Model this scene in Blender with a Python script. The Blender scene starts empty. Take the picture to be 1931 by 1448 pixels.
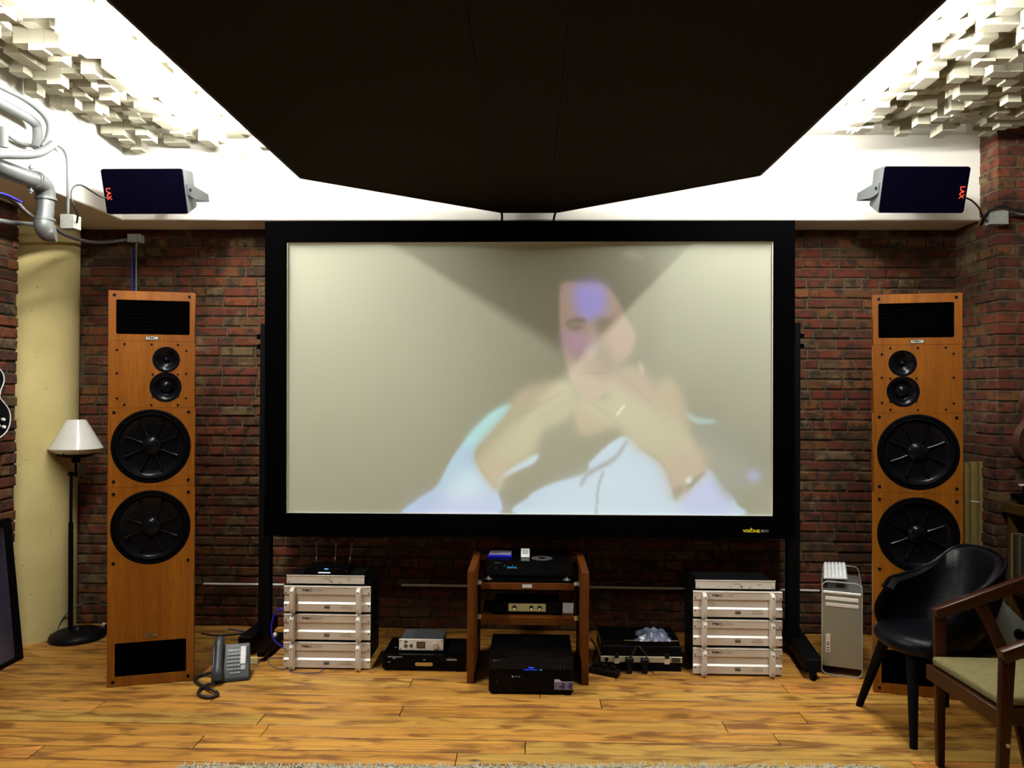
import bpy, bmesh, math, random
import numpy as np
from mathutils import Vector, Matrix
random.seed(7)
PI = math.pi
sc = bpy.context.scene
COL = sc.collection

# ------------------------------------------------------------------ camera
F_PX, IW, IH = 1450.0, 1931, 1448
CAM_Z = 1.54
cam_d = bpy.data.cameras.new('camera')
cam = bpy.data.objects.new('camera', cam_d)
COL.objects.link(cam)
cam_d.sensor_width = 36.0
cam_d.lens = 36.0 * F_PX / IW
cam_d.clip_start = 0.05
CR = Matrix.Rotation(0.0259, 3, 'Z') @ Matrix.Rotation(PI / 2 + 0.0100, 3, 'X') @ Matrix.Rotation(0.0060, 3, 'Z')
cam.matrix_world = Matrix.Translation((0, 0, CAM_Z)) @ CR.to_4x4()
sc.camera = cam

# ------------------------------------------------------------------ world, exposure
wd = bpy.data.worlds.new('world'); sc.world = wd; wd.use_nodes = True
wd.node_tree.nodes['Background'].inputs[0].default_value = (1.0, 0.9, 0.75, 1)
wd.node_tree.nodes['Background'].inputs[1].default_value = 0.004
sc.view_settings.view_transform = 'Standard'
sc.view_settings.look = 'None'
sc.view_settings.exposure = 0.0
sc.view_settings.gamma = 1.0
sc.view_settings.use_curve_mapping = False
try:
    sc.cycles.use_denoising = True
    sc.cycles.max_bounces = 8
    sc.cycles.sample_clamp_indirect = 4.0
except Exception:
    pass

TUBE_R, TUBE_L, DOWN = 430.0, 250.0, 7.0   # tube emission strengths, power of the added floor spots


def spot_down(name, x, y, power, size=0.16, z=2.98, blend=0.8, ang=108, col=(1, 0.86, 0.66)):
    l = bpy.data.lights.new(name, 'SPOT'); l.energy = power; l.color = col
    l.spot_size = math.radians(ang); l.spot_blend = blend; l.shadow_soft_size = size
    o = bpy.data.objects.new(name, l); COL.objects.link(o); o.location = (x, y, z)
    return o


for lx, ly in ((-2.05, 1.1), (2.0, 1.1), (-2.05, -0.9), (2.0, -0.9), (0.0, -2.0)):
    spot_down('added_floor_spot', lx, ly, DOWN * 4, z=2.95)  # unseen spots, added to brighten the floor at the front


# ------------------------------------------------------------------ pixel of the photograph -> point of the room (for measuring)
def ray(px, py):
    return CR @ Vector(((px - IW / 2) / F_PX, -(py - IH / 2) / F_PX, -1))


def at(px, py, y):
    d = ray(px, py); k = y / d.y
    return Vector((d.x * k, y, CAM_Z + d.z * k))


def atz(px, py, z):
    d = ray(px, py); k = (z - CAM_Z) / d.z
    return Vector((d.x * k, d.y * k, z))


def atx(px, py, x):
    d = ray(px, py); k = x / d.x
    return Vector((x, d.y * k, CAM_Z + d.z * k))


def fl(px, py, z=0.0):
    return atz(px, py, z)


def proj(p):
    q = CR.transposed() @ (Vector(p) - Vector((0, 0, CAM_Z)))
    return IW / 2 + F_PX * q.x / -q.z, IH / 2 - F_PX * q.y / -q.z


# ------------------------------------------------------------------ materials
def nd(nt, t, **kw):
    n = nt.nodes.new(t)
    for k, v in kw.items():
        setattr(n, k, v)
    return n


def mat(name, col, rough=0.5, metal=0.0, emit=None, es=0.0, coat=0.0, noise=None, bump=None, spec=None, stretch=(1, 1, 1), trans=0, alpha=1, col2=None):
    m = bpy.data.materials.new(name); m.use_nodes = True
    nt = m.node_tree; b = nt.nodes['Principled BSDF']
    b.inputs['Base Color'].default_value = (*col, 1)
    b.inputs['Roughness'].default_value = rough
    b.inputs['Metallic'].default_value = metal
    if spec is not None:
        b.inputs['Specular IOR Level'].default_value = spec
    if coat:
        b.inputs['Coat Weight'].default_value = coat; b.inputs['Coat Roughness'].default_value = 0.08
    if trans:
        b.inputs['Transmission Weight'].default_value = trans
    if alpha < 1:
        b.inputs['Alpha'].default_value = alpha
    if emit:
        b.inputs['Emission Color'].default_value = (*emit, 1); b.inputs['Emission Strength'].default_value = es
    if noise is None:
        noise = (14.0, 0.12)
    tc = nd(nt, 'ShaderNodeTexCoord'); mp = nd(nt, 'ShaderNodeMapping')
    mp.inputs['Scale'].default_value = stretch
    nt.links.new(tc.outputs['Object'], mp.inputs['Vector'])
    nz = nd(nt, 'ShaderNodeTexNoise'); nz.inputs['Scale'].default_value = noise[0]; nz.inputs['Detail'].default_value = 6
    nt.links.new(mp.outputs[0], nz.inputs['Vector'])
    rp = nd(nt, 'ShaderNodeValToRGB')
    a = noise[1]
    c2 = col2 if col2 else tuple(min(1, c * (1 + a)) for c in col)
    rp.color_ramp.elements[0].position = 0.3; rp.color_ramp.elements[1].position = 0.7
    rp.color_ramp.elements[0].color = (*[c * (1 - a) for c in col], 1)
    rp.color_ramp.elements[1].color = (*c2, 1)
    nt.links.new(nz.outputs['Fac'], rp.inputs[0]); nt.links.new(rp.outputs[0], b.inputs['Base Color'])
    if bump:
        n2 = nd(nt, 'ShaderNodeTexNoise'); n2.inputs['Scale'].default_value = bump[0]; n2.inputs['Detail'].default_value = 4
        nt.links.new(mp.outputs[0], n2.inputs['Vector'])
        bp = nd(nt, 'ShaderNodeBump'); bp.inputs['Strength'].default_value = bump[1]; bp.inputs['Distance'].default_value = 0.01
        nt.links.new(n2.outputs['Fac'], bp.inputs['Height']); nt.links.new(bp.outputs[0], b.inputs['Normal'])
    return m


def ramp(nt, stops, interp='LINEAR'):
    r = nd(nt, 'ShaderNodeValToRGB'); cr = r.color_ramp; cr.interpolation = interp
    while len(cr.elements) < len(stops):
        cr.elements.new(0.5)
    for e, (p, c) in zip(cr.elements, stops):
        e.position = p; e.color = (*c, 1)
    return r


def mixc(nt, a, b, fac, mode='MIX'):
    n = nd(nt, 'ShaderNodeMix', data_type='RGBA', blend_type=mode)
    for s, v in ((6, a), (7, b), (0, fac)):
        if hasattr(v, 'links'):
            nt.links.new(v, n.inputs[s])
        elif s == 0:
            n.inputs[0].default_value = v
        else:
            n.inputs[s].default_value = (*v, 1)
    return n.outputs[2]


def brick_mat():
    m = mat('brick_clay', (0.2, 0.06, 0.03), 0.9); nt = m.node_tree; b = nt.nodes['Principled BSDF']
    at_ = nd(nt, 'ShaderNodeAttribute', attribute_name='rnd')
    base = ramp(nt, [(0, (0.27, 0.050, 0.018)), (0.3, (0.20, 0.036, 0.014)), (0.48, (0.34, 0.085, 0.025)), (0.62, (0.11, 0.032, 0.018)),
                     (0.76, (0.34, 0.13, 0.04)), (0.9, (0.14, 0.07, 0.035)), (1, (0.32, 0.25, 0.19))])
    nt.links.new(at_.outputs['Fac'], base.inputs[0])
    geo = nd(nt, 'ShaderNodeNewGeometry')
    n1 = nd(nt, 'ShaderNodeTexNoise'); n1.inputs['Scale'].default_value = 17; n1.inputs['Detail'].default_value = 7
    nt.links.new(geo.outputs['Position'], n1.inputs['Vector'])
    r1 = ramp(nt, [(0.48, (0, 0, 0)), (0.62, (1, 1, 1))]); nt.links.new(n1.outputs['Fac'], r1.inputs[0])
    c1 = mixc(nt, base.outputs[0], (0.05, 0.03, 0.022), r1.outputs[0])
    n2 = nd(nt, 'ShaderNodeTexNoise'); n2.inputs['Scale'].default_value = 9; n2.inputs['Detail'].default_value = 8
    mp = nd(nt, 'ShaderNodeMapping'); mp.inputs['Location'].default_value = (3, 7, 1); nt.links.new(geo.outputs['Position'], mp.inputs[0])
    nt.links.new(mp.outputs[0], n2.inputs['Vector'])
    r2 = ramp(nt, [(0.57, (0, 0, 0)), (0.69, (0.8, 0.8, 0.8))]); nt.links.new(n2.outputs['Fac'], r2.inputs[0])
    c2 = mixc(nt, c1, (0.34, 0.26, 0.19), r2.outputs[0])
    nt.links.new(c2, b.inputs['Base Color'])
    n3 = nd(nt, 'ShaderNodeTexNoise'); n3.inputs['Scale'].default_value = 60
    nt.links.new(geo.outputs['Position'], n3.inputs['Vector'])
    bp = nd(nt, 'ShaderNodeBump'); bp.inputs['Strength'].default_value = 0.7; bp.inputs['Distance'].default_value = 0.006
    nt.links.new(n3.outputs['Fac'], bp.inputs['Height']); nt.links.new(bp.outputs[0], b.inputs['Normal'])
    return m


def plank_mat():
    m = mat('pine_board', (0.5, 0.25, 0.07), 0.42); nt = m.node_tree; b = nt.nodes['Principled BSDF']
    at_ = nd(nt, 'ShaderNodeAttribute', attribute_name='rnd')
    geo = nd(nt, 'ShaderNodeNewGeometry')
    off = nd(nt, 'ShaderNodeCombineXYZ')
    mul = nd(nt, 'ShaderNodeMath', operation='MULTIPLY'); mul.inputs[1].default_value = 37
    nt.links.new(at_.outputs['Fac'], mul.inputs[0]); nt.links.new(mul.outputs[0], off.inputs[0]); nt.links.new(mul.outputs[0], off.inputs[2])
    add = nd(nt, 'ShaderNodeVectorMath', operation='ADD'); nt.links.new(geo.outputs['Position'], add.inputs[0]); nt.links.new(off.outputs[0], add.inputs[1])

    def tex(scale, sx, sy, det=5, dist=0.0):
        mp = nd(nt, 'ShaderNodeMapping'); mp.inputs['Scale'].default_value = (sx, sy, 1); nt.links.new(add.outputs[0], mp.inputs[0])
        n = nd(nt, 'ShaderNodeTexNoise'); n.inputs['Scale'].default_value = scale; n.inputs['Detail'].default_value = det; n.inputs['Distortion'].default_value = dist
        nt.links.new(mp.outputs[0], n.inputs['Vector']); return n.outputs['Fac']
    base = ramp(nt, [(0, (0.62, 0.30, 0.075)), (0.35, (0.52, 0.24, 0.055)), (0.6, (0.60, 0.34, 0.09)), (0.8, (0.66, 0.27, 0.075)), (1, (0.50, 0.30, 0.085))])
    nt.links.new(at_.outputs['Fac'], base.inputs[0])
    g = ramp(nt, [(0.3, (0.62, 0.56, 0.5)), (0.6, (1.08, 1.06, 1.0))]); nt.links.new(tex(7, 0.35, 6, 8, 0.6), g.inputs[0])
    c = mixc(nt, base.outputs[0], g.outputs[0], 1.0, 'MULTIPLY')
    bl = ramp(nt, [(0.49, (0, 0, 0)), (0.63, (0.9, 0.9, 0.9))]); nt.links.new(tex(4.6, 1.0, 3.6, 7, 0.5), bl.inputs[0])
    c = mixc(nt, c, (0.19, 0.070, 0.018), bl.outputs[0])
    # knots
    mp = nd(nt, 'ShaderNodeMapping'); mp.inputs['Scale'].default_value = (3.0, 7.0, 1); nt.links.new(add.outputs[0], mp.inputs[0])
    vo = nd(nt, 'ShaderNodeTexVoronoi'); vo.inputs['Scale'].default_value = 1.0; nt.links.new(mp.outputs[0], vo.inputs['Vector'])
    kn = ramp(nt, [(0.045, (0.85, 0.85, 0.85)), (0.11, (0, 0, 0))]); nt.links.new(vo.outputs['Distance'], kn.inputs[0])
    c = mixc(nt, c, (0.09, 0.033, 0.012), kn.outputs[0])
    nt.links.new(c, b.inputs['Base Color'])
    bp = nd(nt, 'ShaderNodeBump'); bp.inputs['Strength'].default_value = 0.25; bp.inputs['Distance'].default_value = 0.004
    nt.links.new(tex(9, 0.5, 9), bp.inputs['Height']); nt.links.new(bp.outputs[0], b.inputs['Normal'])
    return m


def veneer(name, ca, cb, rough=0.35, st=(9, 9, 0.45)):
    m = mat(name, ca, rough); nt = m.node_tree; b = nt.nodes['Principled BSDF']
    tc = nd(nt, 'ShaderNodeTexCoord')
    mp = nd(nt, 'ShaderNodeMapping'); mp.inputs['Scale'].default_value = st; nt.links.new(tc.outputs['Object'], mp.inputs[0])
    n = nd(nt, 'ShaderNodeTexNoise'); n.inputs['Scale'].default_value = 1.6; n.inputs['Detail'].default_value = 8; n.inputs['Distortion'].default_value = 0.4
    nt.links.new(mp.outputs[0], n.inputs['Vector'])
    r = ramp(nt, [(0.3, cb), (0.5, tuple((x + y) / 2 for x, y in zip(ca, cb))), (0.68, ca)]); nt.links.new(n.outputs['Fac'], r.inputs[0])
    mp2 = nd(nt, 'ShaderNodeMapping'); mp2.inputs['Scale'].default_value = tuple(s * 14 for s in st); nt.links.new(tc.outputs['Object'], mp2.inputs[0])
    n2 = nd(nt, 'ShaderNodeTexNoise'); n2.inputs['Scale'].default_value = 1.0; n2.inputs['Detail'].default_value = 3
    nt.links.new(mp2.outputs[0], n2.inputs['Vector'])
    r2 = ramp(nt, [(0.35, (0.8, 0.76, 0.7)), (0.6, (1.05, 1.05, 1.05))]); nt.links.new(n2.outputs['Fac'], r2.inputs[0])
    nt.links.new(mixc(nt, r.outputs[0], r2.outputs[0], 1.0, 'MULTIPLY'), b.inputs['Base Color'])
    return m


def plaster_mat():
    m = mat('cream_plaster', (0.60, 0.53, 0.28), 0.9); nt = m.node_tree; b = nt.nodes['Principled BSDF']
    geo = nd(nt, 'ShaderNodeNewGeometry')
    n = nd(nt, 'ShaderNodeTexNoise'); n.inputs['Scale'].default_value = 3; n.inputs['Detail'].default_value = 6
    nt.links.new(geo.outputs['Position'], n.inputs['Vector'])
    r = ramp(nt, [(0.3, (0.52, 0.45, 0.24)), (0.7, (0.66, 0.59, 0.34))]); nt.links.new(n.outputs['Fac'], r.inputs[0])
    v = nd(nt, 'ShaderNodeTexVoronoi'); v.inputs['Scale'].default_value = 15
    nt.links.new(geo.outputs['Position'], v.inputs['Vector'])
    k = ramp(nt, [(0.05, (0.7, 0.7, 0.7)), (0.09, (0, 0, 0))]); nt.links.new(v.outputs['Distance'], k.inputs[0])
    nt.links.new(mixc(nt, r.outputs[0], (0.16, 0.13, 0.06), k.outputs[0]), b.inputs['Base Color'])
    bp = nd(nt, 'ShaderNodeBump'); bp.inputs['Strength'].default_value = 0.3; bp.inputs['Distance'].default_value = 0.01
    nt.links.new(n.outputs['Fac'], bp.inputs['Height']); nt.links.new(bp.outputs[0], b.inputs['Normal'])
    return m


def perf_mat():
    m = mat('perforated_aluminium', (0.42, 0.42, 0.36), 0.45, 0.6); nt = m.node_tree; b = nt.nodes['Principled BSDF']
    tc = nd(nt, 'ShaderNodeTexCoord'); v = nd(nt, 'ShaderNodeTexVoronoi'); v.inputs['Scale'].default_value = 210; v.inputs['Randomness'].default_value = 0
    nt.links.new(tc.outputs['Object'], v.inputs['Vector'])
    r = ramp(nt, [(0.30, (0.07, 0.07, 0.055)), (0.42, (0.50, 0.49, 0.38))]); nt.links.new(v.outputs['Distance'], r.inputs[0])
    nt.links.new(r.outputs[0], b.inputs['Base Color'])
    return m


def attr_mat(name, stops, rough=0.6):
    m = mat(name, (0.5, 0.5, 0.5), rough); nt = m.node_tree; b = nt.nodes['Principled BSDF']
    a = nd(nt, 'ShaderNodeAttribute', attribute_name='rnd'); r = ramp(nt, stops, 'CONSTANT')
    nt.links.new(a.outputs['Fac'], r.inputs[0]); nt.links.new(r.outputs[0], b.inputs['Base Color'])
    return m


BRICK = brick_mat()
MORTAR = mat('mortar', (0.20, 0.165, 0.13), 0.95, noise=(22, 0.35), bump=(60, 0.5), spec=0.1)
PLANK = plank_mat()
GAP = mat('floor_gap', (0.012, 0.006, 0.002), 0.95, spec=0.0)
PLASTER = plaster_mat()
WHITE = mat('white_emulsion', (0.74, 0.72, 0.64), 0.9, noise=(4, 0.03))
CEIL = mat('ceiling_paint', (0.70, 0.69, 0.62), 0.9, noise=(4, 0.03))
FOAM = mat('white_block', (0.45, 0.43, 0.32), 0.85, noise=(5, 0.05))
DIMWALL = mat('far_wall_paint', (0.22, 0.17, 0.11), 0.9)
CLOTH = mat('brown_cloth', (0.012, 0.008, 0.0022), 0.95, noise=(60, 0.15), spec=0.1)
BLACKM = mat('black_metal', (0.006, 0.006, 0.007), 0.55, noise=(20, 0.1), spec=0.05)
BLACKV = mat('black_velvet', (0.0010, 0.0010, 0.0012), 1.0, spec=0.0)
BLACKG = mat('gloss_black', (0.004, 0.004, 0.005), 0.12, spec=0.06)
BLACKP = mat('black_plastic', (0.008, 0.008, 0.010), 0.42, spec=0.12)
HOLE = mat('dark_hole', (0.0008, 0.0008, 0.0008), 1.0, spec=0.0)
TEAK = veneer('teak_veneer', (0.56, 0.205, 0.020), (0.36, 0.105, 0.010))
DARKV = veneer('dark_veneer', (0.10, 0.035, 0.008), (0.06, 0.02, 0.005))
RACKW = veneer('rack_wood', (0.34, 0.135, 0.03), (0.22, 0.08, 0.016), 0.5)
CHAIRW = veneer('walnut_wood', (0.16, 0.045, 0.012), (0.09, 0.024, 0.007), 0.3)
RACKW.node_tree.nodes['Principled BSDF'].inputs['Specular IOR Level'].default_value = 0.15
CHAIRW.node_tree.nodes['Principled BSDF'].inputs['Specular IOR Level'].default_value = 0.25
SHELFW = veneer('shelf_oak', (0.40, 0.24, 0.055), (0.26, 0.14, 0.03), 0.45)
SILVER = mat('brushed_silver', (0.66, 0.60, 0.52), 0.55, 0.25, noise=(30, 0.04), stretch=(1, 1, 30))
SILVERB = mat('pale_aluminium', (0.80, 0.78, 0.72), 0.4, 0.2, noise=(30, 0.04))
GREYPR = mat('grey_print', (0.33, 0.30, 0.26), 0.7)
LIGHTPR = mat('faint_print', (0.52, 0.48, 0.42), 0.7)
BLACKPR = mat('black_print', (0.02, 0.02, 0.02), 0.7)
WHITEPR = mat('white_print', (0.75, 0.76, 0.74), 0.6)
ZINC = mat('galvanised_steel', (0.40, 0.43, 0.43), 0.42, 0.55, noise=(9, 0.25), bump=(20, 0.05))
ZINCP = mat('painted_conduit', (0.42, 0.46, 0.46), 0.6, 0.1, noise=(9, 0.15))
BOXG = mat('junction_box_plastic', (0.50, 0.52, 0.47), 0.6)
SPKG = mat('grey_speaker_paint', (0.13, 0.15, 0.16), 0.55)
REDL = mat('glowing_red_print', (0.75, 0.06, 0.02), 0.6, emit=(0.9, 0.07, 0.02), es=0.25)  # speaker logo print, given a faint glow to look brighter
GRILLE = mat('navy_black_grille', (0.0010, 0.0008, 0.0035), 0.9, noise=(200, 0.4), spec=0.0)
CHROME = mat('chrome', (0.75, 0.75, 0.74), 0.15, 0.9)
BLUEC = mat('blue_cable_skin', (0.012, 0.012, 0.45), 0.5)
GREYC = mat('grey_cable_skin', (0.12, 0.11, 0.12), 0.6)
BLACKC = mat('black_cable_skin', (0.006, 0.006, 0.007), 0.5)
def dim(m, f):
    nt = m.node_tree; b = nt.nodes['Principled BSDF']; i = b.inputs['Base Color']
    f = f if isinstance(f, tuple) else (f, f, f)
    if i.links:
        src = i.links[0].from_socket; nt.links.new(mixc(nt, src, f, 1.0, 'MULTIPLY'), i)
    return m


CONE = mat('driver_cone', (0.0025, 0.0025, 0.004), 0.24, spec=0.13)
RUBBER = mat('driver_rubber', (0.0012, 0.0012, 0.0016), 0.6, spec=0.03)
SHADE = mat('white_lamp_glass', (0.86, 0.86, 0.79), 0.12, coat=0.6, noise=(3, 0.02))
LEATHER = mat('navy_black_leather', (0.006, 0.007, 0.013), 0.40, bump=(80, 0.15), spec=0.12)
SEATF = mat('beige_seat_fabric', (0.44, 0.39, 0.23), 0.85, noise=(40, 0.15), bump=(120, 0.2))
CARD = mat('card_tube_paper', (0.42, 0.34, 0.16), 0.85, noise=(12, 0.15), stretch=(6, 6, 1))
GOLD = mat('champagne_gold', (0.62, 0.56, 0.26), 0.4, 0.4)
BLUEE = mat('blue_display', (0.0, 0.02, 0.2), 0.5, emit=(0.02, 0.09, 1.0), es=1.6)
CYANE = mat('cyan_display', (0.0, 0.1, 0.2), 0.5, emit=(0.03, 0.38, 0.75), es=1.0)
WHITEE = mat('lit_strip', (0.8, 0.8, 0.8), 0.5, emit=(0.8, 0.95, 1.0), es=1.0)
YELP = mat('glowing_yellow_print', (0.80, 0.68, 0.03), 0.6, emit=(0.8, 0.66, 0.03), es=0.25)  # screen logo lettering, brightened by a little emission of its own
BLUEP = mat('blue_case_plastic', (0.01, 0.01, 0.42), 0.25)
BLUEA = mat('blue_case_art', (0.05, 0.05, 0.16), 0.4, noise=(25, 0.9), col2=(0.55, 0.5, 0.6), stretch=(1, 4, 1))
GREENG = mat('grey_green_plastic', (0.16, 0.19, 0.17), 0.6, noise=(8, 0.2))
PICT = mat('violet_picture_print', (0.02, 0.018, 0.075), 0.35, noise=(2.2, 0.9), col2=(0.30, 0.28, 0.48), stretch=(1, 1, 0.8))
GUITB = mat('black_guitar_lacquer', (0.004, 0.004, 0.004), 0.3)
GUITR = mat('redbrown_guitar_lacquer', (0.16, 0.045, 0.018), 0.6)
PALEY = mat('pale_yellow_tape', (0.62, 0.56, 0.30), 0.7)
PEARL = mat('pearl_white', (0.75, 0.78, 0.78), 0.3)
BAGM = mat('clear_plastic_film', (0.20, 0.23, 0.33), 0.18, noise=(12, 0.5), alpha=0.75, bump=(14, 0.8))
RUGM = mat('ivory_wool', (0.62, 0.60, 0.44), 0.95, noise=(60, 0.2))
TUBEM_R = mat('tube_glow', (1, 1, 1), 0.5, emit=(1.0, 0.98, 0.93), es=TUBE_R)
TUBEM_L = mat('tube_glow_wide', (1, 1, 1), 0.5, emit=(1.0, 0.98, 0.93), es=TUBE_L)
MACP = perf_mat()
RECM = attr_mat('record_sleeve', [(0, (0.16, 0.12, 0.04)), (0.3, (0.03, 0.025, 0.015)), (0.5, (0.26, 0.22, 0.10)), (0.65, (0.08, 0.05, 0.02)), (0.8, (0.30, 0.27, 0.17))])

for m_, f_ in ((BRICK, (0.36, 0.31, 0.165)), (MORTAR, (0.38, 0.35, 0.26)), (PLANK, (0.84, 0.87, 0.66)), (TEAK, (0.44, 0.41, 0.19)), (RACKW, (0.30, 0.21, 0.06)), (DARKV, 0.4), (CHAIRW, (0.17, 0.14, 0.08)), (SHELFW, (0.2, 0.17, 0.1)),
               (SILVER, 0.92), (SILVERB, 0.9), (LEATHER, 0.2), (SEATF, (0.24, 0.23, 0.12)), (CARD, (0.50, 0.47, 0.27)), (PLASTER, (1.0, 0.96, 0.74)), (BLACKP, 0.5), (BLACKG, 0.4), (BLACKM, 0.4), (GOLD, 0.7), (MACP, 0.65),
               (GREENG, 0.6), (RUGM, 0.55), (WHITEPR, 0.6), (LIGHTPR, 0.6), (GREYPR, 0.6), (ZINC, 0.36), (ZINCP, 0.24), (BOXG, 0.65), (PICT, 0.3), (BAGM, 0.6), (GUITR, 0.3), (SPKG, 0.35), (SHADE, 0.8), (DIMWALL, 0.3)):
    dim(m_, f_)


# ------------------------------------------------------------------ geometry helpers
class G:
    def __init__(s):
        s.v, s.f, s.r = [], [], []

    def add(s, vs, fs, M=None, r=0.0):
        b = len(s.v)
        s.v += [tuple(M @ Vector(p)) if M else tuple(p) for p in vs]
        s.f += [tuple(b + i for i in f) for f in fs]
        s.r += [r] * len(fs)
        return s

    def box(s, x0, x1, y0, y1, z0, z1, M=None, r=0.0):
        return s.add([(x0, y0, z0), (x1, y0, z0), (x1, y1, z0), (x0, y1, z0), (x0, y0, z1), (x1, y0, z1), (x1, y1, z1), (x0, y1, z1)],
                     [(0, 3, 2, 1), (4, 5, 6, 7), (0, 1, 5, 4), (1, 2, 6, 5), (2, 3, 7, 6), (3, 0, 4, 7)], M, r)

    def hexa(s, p, r=0.0):      # eight corners: bottom ring 4, top ring 4
        return s.add(p, [(0, 3, 2, 1), (4, 5, 6, 7), (0, 1, 5, 4), (1, 2, 6, 5), (2, 3, 7, 6), (3, 0, 4, 7)], None, r)

    def lathe(s, prof, n=24, M=None, close=False, r=0.0):   # profile (radius, z) about local z
        vs, fs = [], []
        for (ra, z) in prof:
            for k in range(n):
                a = 2 * PI * k / n
                vs.append((ra * math.cos(a), ra * math.sin(a), z))
        for i in range(len(prof) - 1):
            for k in range(n):
                k2 = (k + 1) % n
                fs.append((i * n + k, i * n + k2, (i + 1) * n + k2, (i + 1) * n + k))
        if close:
            fs.append(tuple(reversed(range(n)))); fs.append(tuple((len(prof) - 1) * n + k for k in range(n)))
        return s.add(vs, fs, M, r)

    def cyl(s, a, b, r0, r1=None, n=14):
        a, b = Vector(a), Vector(b); r1 = r0 if r1 is None else r1
        M = Matrix.Translation(a) @ (b - a).to_track_quat('Z', 'Y').to_matrix().to_4x4()
        return s.lathe([(r0, 0), (r1, (b - a).length)], n, M, True)

    def tube(s, pts, r, n=8, sm=0, caps=True, flat=1.0):
        pts = [Vector(p) for p in pts]
        if sm:
            pts = smooth(pts, sm)
        rs = r if isinstance(r, (list, tuple)) else None
        vs, fs = [], []
        up = Vector((0.13, 0.21, 1)).normalized()
        for i, p in enumerate(pts):
            t = (pts[min(i + 1, len(pts) - 1)] - pts[max(i - 1, 0)]).normalized()
            if abs(t.dot(up)) > 0.97:
                up = Vector((1, 0.1, 0)).normalized()
            u = (up - t * t.dot(up)).normalized(); w = t.cross(u); up = u
            if rs:
                x = i / (len(pts) - 1) * (len(rs) - 1); j = min(int(x), len(rs) - 2); rr = rs[j] + (rs[j + 1] - rs[j]) * (x - j)
            else:
                rr = r
            for k in range(n):
                a = 2 * PI * k / n
                vs.append(p + (u * math.cos(a) + w * math.sin(a) * flat) * rr)
        for i in range(len(pts) - 1):
            for k in range(n):
                k2 = (k + 1) % n
                fs.append((i * n + k, i * n + k2, (i + 1) * n + k2, (i + 1) * n + k))
        if caps:
            fs.append(tuple(reversed(range(n)))); fs.append(tuple((len(pts) - 1) * n + k for k in range(n)))
        return s.add(vs, fs)

    def prism(s, poly, a0, a1, axis='y', M=None, r=0.0):    # polygon extruded along an axis
        def P(u, v, w):
            return {'y': (u, w, v), 'x': (w, u, v), 'z': (u, v, w)}[axis]
        n = len(poly)
        vs = [P(u, v, a0) for u, v in poly] + [P(u, v, a1) for u, v in poly]
        fs = [tuple(range(n)), tuple(reversed(range(n, 2 * n)))] + [(i, n + i, n + (i + 1) % n, (i + 1) % n) for i in range(n)]
        return s.add(vs, fs, M, r)

    def build(s, name, m, parent=None, bevel=0.0, smooth_deg=35, seg=1):
        me = bpy.data.meshes.new(name)
        me.from_pydata(s.v, [], s.f)
        a = me.attributes.new('rnd', 'FLOAT', 'FACE'); a.data.foreach_set('value', s.r)
        bm = bmesh.new(); bm.from_mesh(me)
        bmesh.ops.recalc_face_normals(bm, faces=bm.faces)
        if bevel:
            es = [e for e in bm.edges if len(e.link_faces) == 2 and e.calc_face_angle(0) > 0.5]
            bmesh.ops.bevel(bm, geom=es, offset=bevel, segments=seg, profile=0.5, affect='EDGES', clamp_overlap=True)
        bm.to_mesh(me); bm.free()
        me.materials.append(m)
        if smooth_deg:
            me.shade_smooth(); me.set_sharp_from_angle(angle=math.radians(smooth_deg))
        o = bpy.data.objects.new(name, me); COL.objects.link(o)
        if parent:
            o.parent = parent
        return o


def smooth(pts, k):
    out = []
    P = [pts[0]] + pts + [pts[-1]]
    for i in range(1, len(P) - 2):
        for j in range(k):
            t = j / k
            p0, p1, p2, p3 = P[i - 1], P[i], P[i + 1], P[i + 2]
            out.append(0.5 * ((2 * p1) + (-p0 + p2) * t + (2 * p0 - 5 * p1 + 4 * p2 - p3) * t * t + (-p0 + 3 * p1 - 3 * p2 + p3) * t ** 3))
    out.append(pts[-1])
    return out


def tag(o, label=None, cat=None, group=None, kind=None):
    if label: o['label'] = label
    if cat: o['category'] = cat
    if group: o['group'] = group
    if kind: o['kind'] = kind
    return o


def empty(name, loc, label, cat, rz=0.0, group=None, kind=None, rot=None):
    o = bpy.data.objects.new(name, None); COL.objects.link(o)
    o.location = loc; o.rotation_euler = rot if rot else (0, 0, rz); o.empty_display_size = 0.05
    return tag(o, label, cat, group, kind)


def text(name, s, size, loc, m, parent, rot=(PI / 2, 0, 0), ext=0.0006, sx=1.0, align='CENTER', bold=0.0):
    cu = bpy.data.curves.new(name, 'FONT'); cu.body = s; cu.size = size; cu.align_x = align; cu.align_y = 'CENTER'; cu.extrude = ext; cu.offset = bold
    cu.resolution_u = 2
    tmp = bpy.data.objects.new('tmp', cu)
    me = bpy.data.meshes.new_from_object(tmp); bpy.data.objects.remove(tmp); bpy.data.curves.remove(cu)
    me.materials.clear(); me.materials.append(m); me.name = name
    o = bpy.data.objects.new(name, me); COL.objects.link(o); o.location = loc; o.rotation_euler = rot; o.scale = (sx, 1, 1)
    if parent: o.parent = parent
    return o


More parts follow.
